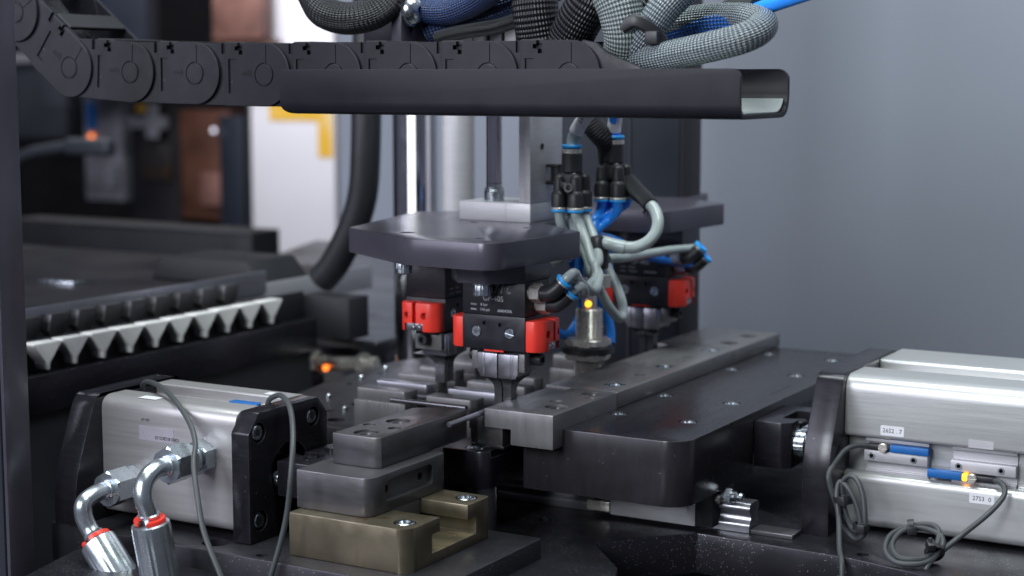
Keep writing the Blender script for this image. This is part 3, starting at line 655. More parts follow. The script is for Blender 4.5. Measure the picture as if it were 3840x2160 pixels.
# ================================================================== grippers
def gripper(label, fittings=True, tall=False):
    g = thing("parallel_gripper", label, "gripper", (0, 0, 0), "two-jaw grippers under the tool plates")
    lo = B().box(-21, 21, -14.5, 14.5, 0, 20.2, .35)
    hol = []
    for sy in (-1, 1):
        for x, z in ((-6.2, 15.3), (4.5, 14.8)): hol.append(B().lathe([(1.3, -2), (1.3, 1)], (x, sy * 14.5, z), (0, sy, 0), 16))
        for x in (-11.6, 10.6): hol.append(B().lathe([(3.5, -.7), (3.5, 1)], (x, sy * 14.5, 10.2), (0, sy, 0), 24))
    part("jaw_housing", cut(lo, *hol), 'gripper_black', g)
    part("air_housing", B().box(-21, 21, -14.5, 14.5, 20.5, 52 if tall else 40.2, .35), 'gripper_black', g)
    for sy in (-1, 1):
        for x, a in ((-11.6, R(74)), (10.6, R(12))):
            hd = B().lathe([(3.1, 0), (3.1, .9), (2.8, 1.1)], (x, sy * 13.8, 10.2), (0, sy, 0), 24)
            y0, y1 = sorted((sy * 14.4, sy * 15.5))
            slot = B().box(-5, 5, y0, y1, -.42, .42, 0, 1, Matrix.Translation((x, 0, 10.2)) @ Matrix.Rotation(a, 4, 'Y'))
            part("slotted_screw", cut(hd, slot), 'zinc', g)
    for s in (-1, 1):
        out = [(21.1 * s, -14.2), (27 * s, -14.2), (31.3 * s, -9), (31.6 * s, 0), (31.3 * s, 9), (27 * s, 14.2), (21.1 * s, 14.2)]
        out = roundpoly(out, [0, 2.6, 2.6, 3, 2.6, 2.6, 0], 5)
        if s < 0: out = out[::-1]
        cv = B().prism(out, 'z', 0, 18.2, .7)
        X = lambda a, b: tuple(sorted((a * s, b * s)))
        cv = cut(cv, B().box(*X(25, 40), .6, 3.4, 5.2, 30, 0), B().box(*X(23, 40), -4.5, 9.5, -2, 5.2, 0),
                 *[B().lathe([(r, -5), (r, 4)], (31.4 * s, y, 10.2), (s, 0, 0), 20) for y, r in ((-5.2, 2.3), (8, 2.1))])
        c = part("red_cover", cv, 'red', g)
        part("sensor_plate", B().box(*X(22, 29.5), -4.3, 9.3, .5, 5.0, .3), 'bright_steel', c)
        for y in (-1.4, 3.0): part("cover_screw", B().lathe([(1.7, 0), (1.7, .6), (1.0, 1.3), (1e-6, 1.45)], (29.4 * s, y, 2.8), (s, 0, 0), 14), 'zinc', c)
        for y in (-5.2, 8): part("cover_screw", B().lathe([(1.5, 0), (1.3, .8), (1e-6, .9)], (26.6 * s, y, 10.2), (s, 0, 0), 14), 'nickel', c)
        # finger: pad block, adaptor, blade
        q = [(.35, -3), (13.8, -3), (13.8, -13.8), (11.6, -17.4), (.35, -17.7)]
        q = [(x * s, z) for x, z in q][::s]
        f = part("finger", B().prism(q, 'y', -10, 8, .5).prism([(x * s, z) for x, z in ((8.8, -2.9), (10.6, -2.9), (10.6, -17.2), (8.8, -17.2))][::s], 'y', -10.35, -9, .2), 'bright_steel', g)
        part("jaw_carrier", B().box(*X(1, 20), -8, 8, -3.1, .3, .3), 'black_steel', f)
        part("adaptor", B().box(*X(13.9, 17.9), -9.5, 10, -13, -2.2, .4), 'bar_steel', f)
        hs = B().lathe([(3.5, 0), (3.6, .4), (3.6, 6), (3.2, 6.4), (1.9, 6.4), (1.8, 3.4), (1e-6, 3.3)], (17.9 * s, 1, -6.2), (s, 0, 0), 28)
        part("jaw_screw", hs, 'plastic', f)
        lev = [(-36, 5.6, -4, 3), (-26, 5.6, -4, 3), (-23.5, 5.8, -4.3, 3.6), (-21.4, 6.5, -5, 5), (-19.6, 8, -6.2, 8), (-18.2, 10.4, -8, 12), (-17.3, 12.6, -9.4, 15.5)]
        vs = []; fs = []
        for z, x1, y0, y1 in lev: vs += [(.4 * s, y0, z), (x1 * s, y0, z), (x1 * s, y1, z), (.4 * s, y1, z)]
        for k in range(len(lev) - 1):
            for i in range(4): j = (i + 1) % 4; fs.append((4 * k + i, 4 * k + j, 4 * k + 4 + j, 4 * k + 4 + i)[::s])
        fs += [(3, 2, 1, 0)[::s], tuple(4 * (len(lev) - 1) + i for i in range(4))[::s]]
        part("blade", B().raw(vs, fs), 'finger_steel', f, ang=50)
    part("red_seal", B().box(-7, 6, -13.5, 12, -1.2, -.02, 0), 'red', g)
    fr = lambda x, z: frame((x, -14.56, z), (1, 0, 0), (0, 0, 1))
    text("print", "GP-40S", 4.6, 'print', g, fr(-.2, 30.0), .02)
    text("print", "max.", 2.3, 'print', g, fr(-13.2, 26.3), .02); text("print", "8 bar", 2.3, 'print', g, fr(-6.3, 26.2), .02)
    text("print", "max.", 2.3, 'print', g, fr(-13.2, 23.4), .02); text("print", "116 psi", 2.3, 'print', g, fr(-5.8, 23.3), .02)
    text("print", "AA04296", 2.5, 'print', g, fr(7.6, 23.2), .02)
    # dotted lettering: rows of small rings
    lb = B()
    pats = {'A': [(0, 0), (.5, 1), (1, 2), (1.5, 3), (2, 4), (2.6, 3), (2.8, 2), (3, 1), (3.2, 0), (1.9, 1.5)], 'T': [(1.4, 0), (1.7, 1), (2.0, 2), (2.3, 3), (2.6, 4), (1.4, 4), (3.7, 4)],
            'I': [(1.2, 0), (1.5, 1), (1.8, 2), (2.1, 3), (2.4, 4)], 'C': [(3, 0), (2, 0), (1.2, .8), (1.4, 2), (1.9, 3), (2.7, 4), (3.7, 4)]}
    x0 = -12
    for chh in "ATATIC":
        for px_, pz in pats[chh]:
            cx = x0 + px_ * 1.0; cz = 34.0 + pz * 1.05
            lb.lathe([(.5, 0), (.5, .03), (.3, .03), (.3, 0)], (cx, -14.52, cz), (0, -1, 0), 8)
        x0 += 4.0
    part("logo_print", lb, 'print', g)
    if fittings:
        for y, z, L in ((-7.5, 34.2, 5.5), (1, 26.6, 5.5)):
            nut = B().lathe([(4.6, 0), (4.6, 1.6)], (21, y, z), (1, 0, 0), 24).hexn((22.4, y, z), (28.5, y, z), 10, .7)
            e = part("elbow_fitting", B().tube([(28.3, y, z), (31, y, z), (33.5, y, z + .3), (36, y + .6, z + 1.9), (38.2, y + 1.4, z + 4.0), (40.6, y + 2.2, z + 6.6)], 4.5, 18, 6), 'plastic', g)
            part("hex_nut", nut, 'nickel', e)
            d = Vector((2.4, .8, 2.6)).normalized(); p = Vector((40.4, y + 2.1, z + 6.4))
            part("collar", B().lathe([(4.55, -.3), (4.55, .5)], p, d, 24), 'nickel', e)
            part("release_ring", B().lathe([(3.4, .4), (5.0, .6), (5.3, 1.2), (5.3, 2.2), (4.7, 2.7), (3.2, 2.7), (3.0, 1.4)], p, d, 28), 'blue', e)
    return g
gA = gripper("front gripper with white GP-40S print and black elbows on its side")
gA.location = (-.0004, .0145, .1034)
gB = dup(gA, (-77, 67, 103.4), R(90), "gripper turned sideways, red cover and dark screw toward the viewer, left of the front one")
gC = dup(gA, (-10.5, 233, 103.4), 0, "far blurred gripper under the rear tool plate, right of the tubes")

def tool_plate(label):
    t = thing("tool_plate", label, "tool plate", (0, 0, 143.5), "tool plates carrying the grippers")
    out = roundpoly([(-102, -1), (-35, -43), (27, -47.5), (33.5, 44), (-14, 84), (-20, 140), (-84, 170), (-132, 118)], [1, 9, 15, 1.5, 4, 4, 3, 3], 7)
    p = cut(B().prism(out, 'z', 155.5, 170.6, .5), *[bore(x, y, 170.6, r, 14) for x, y, r in ((-52, -12, 4.6), (-115, 75, 2.6), (-53.5, 67, 2.8), (2.5, -20, 2.8), (-6, 50, 2.8))])
    part("plate", p, 'black_anod', t)
    out = roundpoly([(-31, 3), (-15, -16.5), (4, -17), (20, 1), (20, 32), (4, 47), (-15, 47), (-31, 32)], [1, 1, 3, 1, 1, 1, 1, 1], 4)
    part("mount", B().prism(out, 'z', 143.7, 155.4, .4), 'black_anod', t)
    part("mount", B().box(-91.5, -62.5, 46, 88, 143.7, 155.4, .3), 'gripper_black', t)
    b, s2 = cap_screw((-2.7, -9, 142.6), (0, 0, -1), 5.1, 6.6, 2.5)
    o = part("screw", b, 'zinc', t); part("washer", B().lathe([(6.6, 0), (6.6, .6), (5.4, .7), (5.6, 1.2)], (-2.7, -9, 143.7), (0, 0, -1), 28), 'zinc', o)
    b, s2 = cap_screw((-49, -21, 155.4), (0, 0, -1), 5.1, 8.0, 2.5)
    part("screw", b, 'zinc', t)
    return t
tA = tool_plate("front black octagonal tool plate with drilled holes above two grippers")
tC = dup(tA, (-12, 247, 143.5), 0, "rear black tool plate, blurred, behind the pneumatic tubes")

# ================================================================== lifting bracket
ab = thing("lift_bracket", "brushed aluminium angle bracket standing on the front tool plate", "bracket", (-46, 100, 170.7))
part("foot", cut(B().box(-73, -21, 80.2, 122, 170.7, 182.6, .4), B().box(-38.6, -38.4, 79, 80.6, 170, 184, 0)), 'alu', ab)
part("side_plate", B().box(-25.3, -20.9, 80.0, 122.2, 182.65, 276, .3), 'alu', ab)
part("web", B().box(-33.6, -25.4, 88, 121, 182.65, 276, .3), 'alu', ab)
part("screw", B().lathe([(1.9, 0), (1.9, .5), (1.3, .5), (1.2, -.5), (1e-6, -.6)], (-20.9, 95, 218), (1, 0, 0), 18), 'black_steel', ab)
gr = thing("cylinder_rod", "slim chrome piston rod standing on the aluminium bracket", "piston rod", (-54, 92, 182.6))
part("rod", B().cyl((-54, 92, 190), (-54, 92, 278), 5.0, 28), 'chrome', gr)
part("groove", B().lathe([(5.15, 0), (5.15, .5)], (-54, 92, 193.8), (0, 0, 1), 28), 'black_steel', gr)
part("nut", B().lathe([(6.2, 0), (6.4, .4), (6.4, 6.6), (5.9, 7.2), (5.9, 8.6)], (-54, 92, 182.7), (0, 0, 1), 30), 'zinc', gr)

# ================================================================== tube manifolds
def manifold(label, c, zr, dz):
    """one inlet above, four outlets below"""
    x, y = c; m = thing("tube_manifold", label, "tube fitting", (x, y, zr - 36), "black push-in tube manifolds")
    b = B().lathe([(5.9, 0), (6.4, .6), (6.4, 11.6), (6.1, 12)], (x, y, zr - 15), (0, 0, 1), 28)
    b.box(x - 6, x + 6, y - 6, y + 6, zr - 26, zr - 14.5, 2.2, 3)
    for sx in (-1, 1):
        for sy in (-1, 1):
            px_, py = x + 5.7 * sx, y + 5.6 * sy
            b.lathe([(5.2, 0), (5.2, 7.5), (4.9, 8.6), (3.9, 10), (3.7, 17), (3.2, 18.8), (1.8, 20), (1e-6, 20.4)], (px_, py, zr - 36.2), (0, 0, 1), 22)
    part("body", b, 'plastic', m)
    part("collar", B().lathe([(6.1, 0), (6.5, .2), (6.5, 1.2), (6.2, 1.3), (6.5, 1.5), (6.5, 2.4), (6.1, 2.6)], (x, y, zr - 3.1), (0, 0, 1), 28), 'nickel', m)
    part("release_ring", B().lathe([(4.6, -.4), (5, -.2), (5, .4), (6.3, .5), (6.5, .9), (6.5, 1.9), (6.2, 2.3), (4.3, 2.3), (4.2, 0)], (x, y, zr), (0, 0, 1), 30), 'blue', m)
    for sx in (-1, 1):
        for sy in (-1, 1):
            px_, py = x + 5.7 * sx, y + 5.6 * sy; z = zr - 36.3
            part("collar", B().lathe([(5.0, 0), (5.25, -.3), (5.25, -1.3), (4.9, -1.5)], (px_, py, z), (0, 0, 1), 24), 'nickel', m)
            part("release_ring", B().lathe([(3.2, -1.4), (4.9, -1.5), (5.2, -1.8), (5.2, -2.6), (4.8, -3), (3.1, -3)][::-1], (px_, py, z), (0, 0, 1), 26), 'blue', m)
    return m
manifold("nearer black tube manifold with pale tubes, strapped to the aluminium bracket", (1.6, 93), 217.2, 0)
manifold("rear black tube manifold with blue tubes, right of the nearer one", (15.9, 123), 222.2, 0)
tm = thing("strap_mount", "black strap mount on the aluminium bracket holding the near manifold", "cable mount", (-14, 103, 190))
part("clip", B().box(-20.8, -12, 100, 107, 204.5, 206.5, .4).box(-20.8, -10, 100, 107, 193.5, 196, .5).box(-14, -12.2, 101, 106, 195.5, 205, .2).box(-18, -16.6, 101, 106, 195.5, 205, .2), 'plastic', tm)
part("strap", B().tube([(-12, 102, 199), (-7, 92, 197.5), (-2, 85, 195), (3, 84.4, 193.6), (6, 85, 192.5)], 1.5, 8, 5, flat=1.6), 'plastic', tm)
part("strap_lock", B().lathe([(1.6, -1.4), (3, -1.4), (3.2, 0), (3, 1.4), (1.6, 1.4), (1.6, -1.4)], (4.6, 83.4, 193.2), (.2, -.9, .2), 20), 'plastic', tm)

TB = lambda pts, r=3.05: B().tube(pts, r, 14, 6)
gp_ = "pale air tubes of the near manifold"
up = thing("air_tube", "wide pale supply tube marked EV entering the near manifold from above", "air tube", (1.6, 93, 215))
part("tube", B().tube([(1.6, 93, 212), (1.8, 93, 218), (3.2, 93, 224.5), (8.8, 91, 232.8), (16.5, 86, 239.7), (24, 80, 246.6)], 4.1, 18, 7), 'clear_tube', up)
part("marker_sleeve", B().tube([(4.6, 92.6, 227.5), (8.8, 91, 232.8), (16.5, 86, 239.7), (24, 80, 246.6)], 4.5, 18, 6), 'paper', up)
text("marker_print", "EV1", 4.6, 'ink', up, frame((13.6, 82.9, 236), (.62, -.35, .6), (-.55, -.25, .6)), .05)
up2 = thing("air_tube", "wide blue supply tube with pale marker sleeve on the rear manifold", "air tube", (15.9, 123, 220))
part("tube", B().tube([(15.9, 123, 216), (15.9, 122.6, 222.7), (16.5, 121.5, 228), (17.8, 120, 234), (20, 116, 242)], 4.1, 18, 6), 'blue_tube', up2)
part("marker_sleeve", B().tube([(16.4, 121.7, 227.2), (17, 121, 231), (18, 120, 235), (20.2, 116, 243)], 4.4, 18, 6), 'paper', up2)
for lab, pts in (
    ("pale tube from the near manifold that vanishes behind the tool plate, leftmost", [(-4.1, 87.4, 182), (-4.1, 87.4, 177), (-3.6, 88, 171), (-2.6, 91, 165), (0, 88, 156), (0, 84, 150), (-6, 80, 146)]),
    ("pale tube hanging second from left out of the near manifold", [(-4.1, 98.6, 182), (-4.1, 98.6, 177), (-.5, 97, 171), (9.7, 89, 160), (19.5, 80, 150.9), (25.7, 74, 141.7), (27.2, 78, 135.9), (28.7, 82, 128.9), (31.8, 86, 120.4), (34, 92, 114.1), (35.2, 96, 112.7), (33.4, 102, 114.9), (28.8, 110, 120.5), (21, 118, 129.1), (12.7, 124, 137.5), (6, 130, 146)]),
    ("pale glossy tube bending in a tight U beside the orange sensor light", [(7.3, 87.4, 182), (7.3, 87.4, 177), (10.5, 88, 169), (17.3, 84, 158.4), (24.2, 77, 149.3), (31.5, 72, 142), (35.2, 64, 138.4), (36.9, 58, 135.1), (37.2, 52, 134.6), (37.4, 44, 137.4), (38.4, 34, 142), (41.5, 24, 146.6), (44.6, 15, 149.4), (43.6, 10.6, 148), (40.6, 9.3, 144.7), (39, 8.8, 143)]),
    ("rightmost pale tube running steeply down from the near manifold", [(7.3, 98.6, 182), (7.3, 98.6, 178), (12.5, 96, 169), (20.5, 90, 158.3), (27.2, 80, 149.8), (28, 74, 146.4), (30.9, 70, 141.5), (32.2, 64, 139), (33, 56, 137), (36.4, 44, 135.2), (41, 34, 135), (45.4, 26, 138), (45.6, 20.4, 141.4), (42.2, 18.3, 138.8), (39, 17.3, 135.4)])):
    single("air_tube", TB(pts), 'clear_tube', lab, "air tube", gp_)
gq = "blue air tubes of the rear manifold"
for lab, pts in (
    ("blue tube dropping nearly straight from the rear manifold's front left outlet", [(10.2, 117.4, 187), (10.2, 117.4, 182), (9.4, 117, 177), (8, 114, 171.5), (8.8, 108, 165), (10.1, 104, 158.4), (8.8, 92, 148), (6, 96, 134.2), (-18, 146, 119.5), (-23, 156, 110), (-25, 156, 102), (-25.5, 150, 95.9), (-24.4, 140, 92.5), (-24, 130, 93), (-26, 122, 97)]),
    ("blue tube curving left from the rear manifold's right outlet, printed with dark letters", [(21.6, 117.4, 187), (21.6, 117.4, 182), (20.6, 118, 177), (15.4, 119, 171.9), (11, 116, 167.5), (8.3, 112, 162.6), (6.1, 140, 156.6), (3.5, 170, 148.8), (3.3, 205, 139.2), (12, 226, 134.3), (24, 232, 132.9)]),
    ("blue tube hidden between its neighbours below the rear manifold", [(10.2, 128.6, 187), (10.2, 128.6, 181), (9.3, 122, 171), (6.5, 114, 163.7), (6, 124, 158), (4, 140, 150), (-2, 150, 130), (-10, 152, 118.7), (-7.5, 157, 108.7), (-4, 157, 100), (-1.5, 155, 93), (0, 152, 86)]),
    ("short blue tube left of the others behind the near manifold", [(21.6, 128.6, 187), (21.6, 128.6, 181), (12, 120, 174), (7, 112, 171), (4, 108, 160), (1, 110, 148), (-8, 112, 142)])):
    single("air_tube", TB(pts), 'blue_tube', lab, "air tube", gq)
single("air_tube", TB([(24, 98, 149), (25, 105, 148.6), (26, 120, 147.6), (20, 165, 145.6), (19, 205, 144.4), (23, 229, 143.6), (27, 236, 144)], 3.0), 'clear_tube', "pale straight tube running right to the far gripper's upper elbow", "air tube")
sc = thing("sensor_lead", "thick pale sensor lead curving out of the frayed black sleeve", "cable", (45, 100, 150))
part("lead", B().tube([(45, 112, 184), (50.5, 110, 180), (54.8, 106, 173.5), (55.2, 102, 166.5), (51.4, 98, 160.6), (44.2, 95, 157.4), (35, 92, 157.6)], 3.7, 16, 7), 'clear_tube', sc)
part("shrink_sleeve", B().tube([(39, 93, 157.1), (33, 91.5, 158.2), (27.5, 90, 159.6), (23, 90, 160)], 4.2, 16, 6), 'clear_tube', sc)
part("plug", B().lathe([(5.4, 0), (6.0, 1), (6.0, 17), (5, 20), (1e-6, 21)], (22.5, 90, 143.5), (0, 0, 1), 24), 'plastic', sc)
part("coupling_nut", B().lathe([(5.4, 0), (5.8, .6), (5.8, 8), (5.2, 8.6)], (23.5, 91, 131.5), (0, 0, 1), 40, .96), 'nickel', sc)
single("mesh_sleeve", B().tube([(-3.7, 112, 246), (5.2, 114, 231), (11.8, 120, 219.8), (8.5, 130, 208.4), (13, 134, 198.6), (24, 128, 194.5), (34, 120, 189.5), (42, 114, 186), (47, 111, 182.5)], lambda t: 7.5 - 2.6 * t, 18, 7), 'sleeve_black', "black mesh sleeve running behind both manifolds to a frayed end", "cable sleeve")
fr_ = B()
for k in range(46):
    a = random.uniform(0, 6.28); d = Vector((math.cos(a) * .8, random.uniform(-.6, .6), math.sin(a) * .8 - .4)); p = Vector((46, 111.5, 183.2)) + d * 3.6
    fr_.tube([p, p + d * random.uniform(1.2, 3) + Vector((.8, 0, -1.2))], .28, 4, 1, False)
fo = single("frayed_threads", fr_, 'plastic', "frayed black threads at the mesh sleeve's cut end", "frayed sleeve end")

# ================================================================== proximity sensor
ps = thing("proximity_sensor", "threaded metal proximity sensor with glowing amber light between the grippers", "sensor", (-9, 138, 62))
SX, SY = -8.6, 138
thr = [(8.2, 0)]
for k in range(20): thr += [(9.1, .4 + k), (8.75, .9 + k)]
part("threaded_barrel", B().lathe(thr + [(8.2, 20.6)], (SX, SY, 90.2), (0, 0, 1), 28), 'nickel', ps)
part("threaded_barrel", B().lathe([(8.2, 0)] + [(9.1 if k % 2 else 8.75, .5 + k * .5) for k in range(22)], (SX - 1, SY, 66.5), (0, 0, 1), 28), 'nickel', ps)
part("neck", B().lathe([(4.8, 0), (4.8, 8), (4.2, 10), (4.2, 20)], (SX, SY, 110.5), (0, 0, 1), 24), 'nickel', ps)
part("indicator_light", B().sphere((SX + 1.4, SY - 4.6, 114.2), 2.2, 14), 'led', ps)
part("hex_nut", B().hexn((SX - 1, SY, 86.4), (SX - 1, SY, 91.2), 27, 1.4, .3), 'nickel', ps)
part("washer", B().lathe([(15, 0), (17.5, .5), (17.5, 4.4), (15, 5)], (SX - 1, SY, 81.3), (0, 0, 1), 40), 'plastic', ps)
part("hex_nut", B().hexn((SX - 1, SY, 77.2), (SX - 1, SY, 81.2), 27, 1.2, .75), 'nickel', ps)

# ================================================================== tray and cable chain
ct = thing("chain_tray", "black U-shaped sheet metal tray carrying the cable chain, open at right", "cable tray", (34, -26, 240))
po = roundpoly([(-60, 265.6), (-60, 240.4), (8, 240.4), (8, 265.6)], [0, 7, 12, 0], 6); pi_ = roundpoly([(-57.6, 265.6), (-57.6, 242.8), (5.6, 242.8), (5.6, 265.6)], [0, 5, 10, 0], 6)
tr = B().prism(po + pi_[::-1], 'x', -107, 175.5, .3)
def rc_(x, z, r, sx, y0, y1):
    pts = [(x + sx * 3, z + 3), (x + sx * 3, z - r), (x, z - r)]
    for k in range(1, 8): a = k / 8 * math.pi / 2; pts.append((x - sx * r + sx * r * math.cos(a), z - r + r * math.sin(a)))
    pts += [(x - sx * r, z), (x - sx * r, z + 3)]
    return B().prism(pts, 'y', y0, y1, 0)
def rl_(x, z, r, sx, y0, y1):
    pts = [(x + sx * 3, z - 3), (x + sx * 3, z + r), (x, z + r)]
    for k in range(1, 8): a = k / 8 * math.pi / 2; pts.append((x - sx * r + sx * r * math.cos(a), z + r - r * math.sin(a)))
    pts += [(x - sx * r, z), (x - sx * r, z - 3)]
    return B().prism(pts, 'y', y0, y1, 0)
tr = cut(tr, rc_(-107, 265.6, 2, -1, -62, -50), rc_(175.5, 265.6, 5, 1, -62, -50), rc_(175.5, 265.6, 6, 1, 0, 10), rl_(-107, 240.4, 6.5, -1, -64, 12))
part("channel", tr, 'tray', ct)
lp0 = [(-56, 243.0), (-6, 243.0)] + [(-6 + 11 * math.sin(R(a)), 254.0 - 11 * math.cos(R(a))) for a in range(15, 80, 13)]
part("sheen_strip", B().prism(lp0 + [(p[0] - .15, p[1] + .5) for p in lp0[::-1]], 'x', 120, 173.5, 0), 'sheen_strip', ct)  # pale colour stands in for the overhead lamp's reflection in the tray bend

cc = thing("cable_chain", "black plastic cable chain of rounded links entering the tray from upper left", "cable chain", (-100, -25, 245))
Y0, Y1 = -54, 3
arc = [(18.4 * math.cos(R(a)), 18.4 * math.sin(R(a))) for a in range(-90, 91, 9)]
plate = B().prism([(-29, -18.4)] + arc + [(-29, 18.4)], 'y', Y0, Y0 + 4, .35).prism([(-50, -18.2), (-29.2, -18.2), (-29.2, 18.2), (-50, 18.2)], 'y', Y0 + 1.7, Y0 + 5, .3)
plate = cut(plate, B().prism([(-26.5, -11), (-21, -11), (-21, 9), (-26.5, 9)], 'y', Y0 - 1, Y0 + 1.0, 0),
            B().lathe([(6.9, -1), (6.9, .9), (6.3, .9), (6.3, -1), (6.9, -1)], (0, Y0, 0), (0, 1, 0), 30),
            B().prism([(-33, 12), (-29.8, 12), (-29.8, 14.4), (-27.6, 14.4), (-27.6, 16.4), (-29.8, 16.4), (-29.8, 18.8), (-33, 18.8)], 'y', Y0 - 1, Y0 + 3.2, 0),
            B().prism([(-19.6, 19), (-19.6, 16.4), (-21.6, 16.4), (-21.6, 14), (-18.6, 14), (-18.6, 11.5), (-15.8, 11.5), (-15.8, 17), (-17.6, 17), (-17.6, 19)], 'y', Y0 - 1, Y0 + 3.2, 0),
            B().prism([(1.2, 6.6), (1.8, 6.6), (1.8, 17), (1.2, 17)], 'y', Y0 - 1, Y0 + .5, 0))
far = B().prism([(-50, -18.4)] + arc + [(-50, 18.4)], 'y', Y1 - 3, Y1, .3)
bars = B().box(-31, -17, Y0 + 4, Y1 - 3, 16.6, 19.0, .5)
bars2 = B().box(-31, -17, Y0 + 4, Y1 - 3, -18.2, -15.8, .5)
disc = B().lathe([(6.1, 0), (6.1, 1.0), (5.9, 1.2)], (0, Y0 + 1.0, 0), (0, -1, 0), 30)
MESH = {}
for nm, bb0 in (("link", plate), ("far_plate", far), ("crossbar", bars), ("crossbar_low", bars2), ("pivot_disc", disc)):
    me = bb0.mesh(nm, ang=12); me.materials.append(M_['dark' if 'bar' in nm else 'chain']); MESH[nm] = me
def letter_mesh():
    cu = bpy.data.curves.new("t", 'FONT'); cu.body = "igus"; cu.size = 5.4; cu.extrude = .2; cu.align_x = 'CENTER'; cu.align_y = 'CENTER'; cu.resolution_u = 2
    o = bpy.data.objects.new("t", cu); col.objects.link(o); dg = bpy.context.evaluated_depsgraph_get(); dg.update(); me = o.evaluated_get(dg).to_mesh()
    f = frame((-13, Y0 - .02, 0), (-1, 0, 0), (0, 0, -1)); vs = [tuple(f @ v.co) for v in me.vertices]; fs = [tuple(p.vertices) for p in me.polygons]
    o.evaluated_get(dg).to_mesh_clear(); bpy.data.objects.remove(o)
    me = B().raw(vs, fs).mesh("lettering"); me.materials.append(M_['chain']); return me
MESH["lettering"] = letter_mesh()
piv = [(-352, 352), (-320.5, 302), (-275.7, 267.0), (-226, 264.2), (-174.7, 263.4), (-122.5, 262.6), (-73, 262.4), (-22.6, 262.3), (27.6, 262.2), (77.5, 262.2)]
for i in range(1, len(piv)):
    p, q = piv[i - 1], piv[i]; a = math.atan2(q[1] - p[1], q[0] - p[0]); dy = .35 * (i % 2)
    L = bpy.data.objects.new("link", MESH["link"]); col.objects.link(L); L.parent = cc
    L.location = ((q[0] + 100) * S, (25 - .0) * S, (q[1] - 245) * S); L.rotation_euler = (0, -a + R(random.uniform(-.5, .5)), R(random.uniform(-.4, .4)))
    for nm in ("far_plate", "crossbar", "crossbar_low", "pivot_disc", "lettering"):
        c = bpy.data.objects.new(nm.replace("_low", ""), MESH[nm]); col.objects.link(c); c.parent = L
cbk = part("end_connector", B().prism([(84, 243), (130, 243), (130, 257), (117, 266.5), (97.5, 274), (92, 279), (84, 280.6)], 'y', Y0 + 1.6, Y0 + 5, .5), 'chain', cc)
part("end_connector", B().prism([(84, 243), (130, 243), (130, 257), (117, 266.5), (97.5, 274), (92, 279), (84, 280.6)], 'y', Y1 - 4, Y1 - 1, .5), 'chain', cc)

# ================================================================== hardware and sleeves above the tray
ub = thing("slotted_bracket", "black slotted bracket with a large zinc button screw above the chain", "bracket", (-80, 25, 270))
part("post", B().box(-118, -76, 40, 52, 268, 345, .5), 'black_anod', ub)
tabp = roundpoly([(14, 268), (40, 268), (40, 310), (14, 310)], [0, 0, 3, 9], 6)
tabm = cut(B().prism(tabp, 'x', -79.5, -72.5, .4), B().cyl((-85, 25, 291), (-68, 25, 291), 3.6, 20))
part("tab", tabm, 'black_anod', ub)
bs = part("button_screw", B().lathe([(9.6, 0), (9.6, 1.6), (8.8, 1.8), (8.6, 2.6), (8.0, 4.4), (6.4, 6.2), (4, 7.3), (2.4, 7.5), (2.2, 4.8), (1e-6, 4.8)], (-72.4, 23.5, 301), (1, 0, 0), 36), 'zinc', ub)
rb = thing("ribbed_profile", "bright ribbed aluminium profile seen between black sleeves above chain", "profile", (-45, 62, 270))
part("body", B().box(-70, -12, 66, 84, 270, 340, .4), 'navy', rb)
for x, wd, m in ((-66, 5.5, 'alu'), (-59, 7.5, 'alu'), (-50, 7, 'alu'), (-38.5, 8.5, 'bright_steel'), (-28, 8, 'alu'), (-18.5, 5, 'chrome')):
    part("rib", B().box(x, x + wd, 60, 65.9, 270, 340, .8), m, rb)
def sleeve(label, pts, r, m, n=24, flat=1.0, sub=8, cat="cable sleeve"):
    return single("mesh_sleeve", B().tube(pts, r, n, sub, flat=flat), m, label, cat, "braided mesh sleeves above the tray")
sleeve("thick black braided loop hanging left of the slotted bracket", [(-138, 8, 322), (-128, 4, 308), (-119, 0, 300.5), (-107, 0, 296.6), (-96, 2, 296.4), (-86, 8, 300), (-80, 14, 308), (-78, 18, 322)], 9.8, 'sleeve_black')
sleeve("black mesh with blue tube showing through, right of the button screw", [(-72, 34, 302), (-58, 30, 300), (-42, 26, 300.5), (-22, 20, 306), (-4, 10, 313), (8, 4, 322)], 7.6, 'sleeve_dim')
sleeve("black mesh bundle filling the gap behind the narrow slanting sleeve", [(-70, 44, 290), (-40, 40, 297), (-10, 34, 304), (20, 30, 312), (40, 28, 322)], 9, 'sleeve_dim')
sleeve("dark sleeve behind the broad upright one, half hidden", [(6, 16, 326), (18, 14, 306), (30, 12, 292), (48, 10, 280)], 9, 'sleeve_black')
sleeve("dark sleeve behind the pale bundles, half hidden", [(110, 22, 326), (104, 18, 306), (92, 14, 290), (80, 10, 276)], 12, 'sleeve_black')
sleeve("narrow black sleeve slanting up just above the chain top", [(-46, 14, 284), (-30, 10, 286.8), (-14, 4, 288.2), (3.5, 0, 290), (19, -6, 293), (34, -10, 297)], 4.2, 'sleeve_black')
sleeve("broad upright black sleeve in the middle above the chain", [(30, -6, 326), (31, -8, 308), (32, -8, 296), (33, -6, 284), (34, -4, 272)], 13, 'sleeve_black', flat=1)
sleeve("dark sleeve falling between the upright one and the pale bundle", [(76, -8, 322), (70, -12, 305), (61, -10, 293), (53, -6, 283), (48, -4, 272)], 12.5, 'sleeve_black')
sleeve("pale grey braided bundle falling into the tray, broadest one", [(88, -28, 326), (91, -30, 308), (95, -30, 296), (96.4, -28, 284), (93.5, -24, 274), (89.7, -20, 262)], lambda t: 13.5 - 4 * t, 'sleeve_clear')
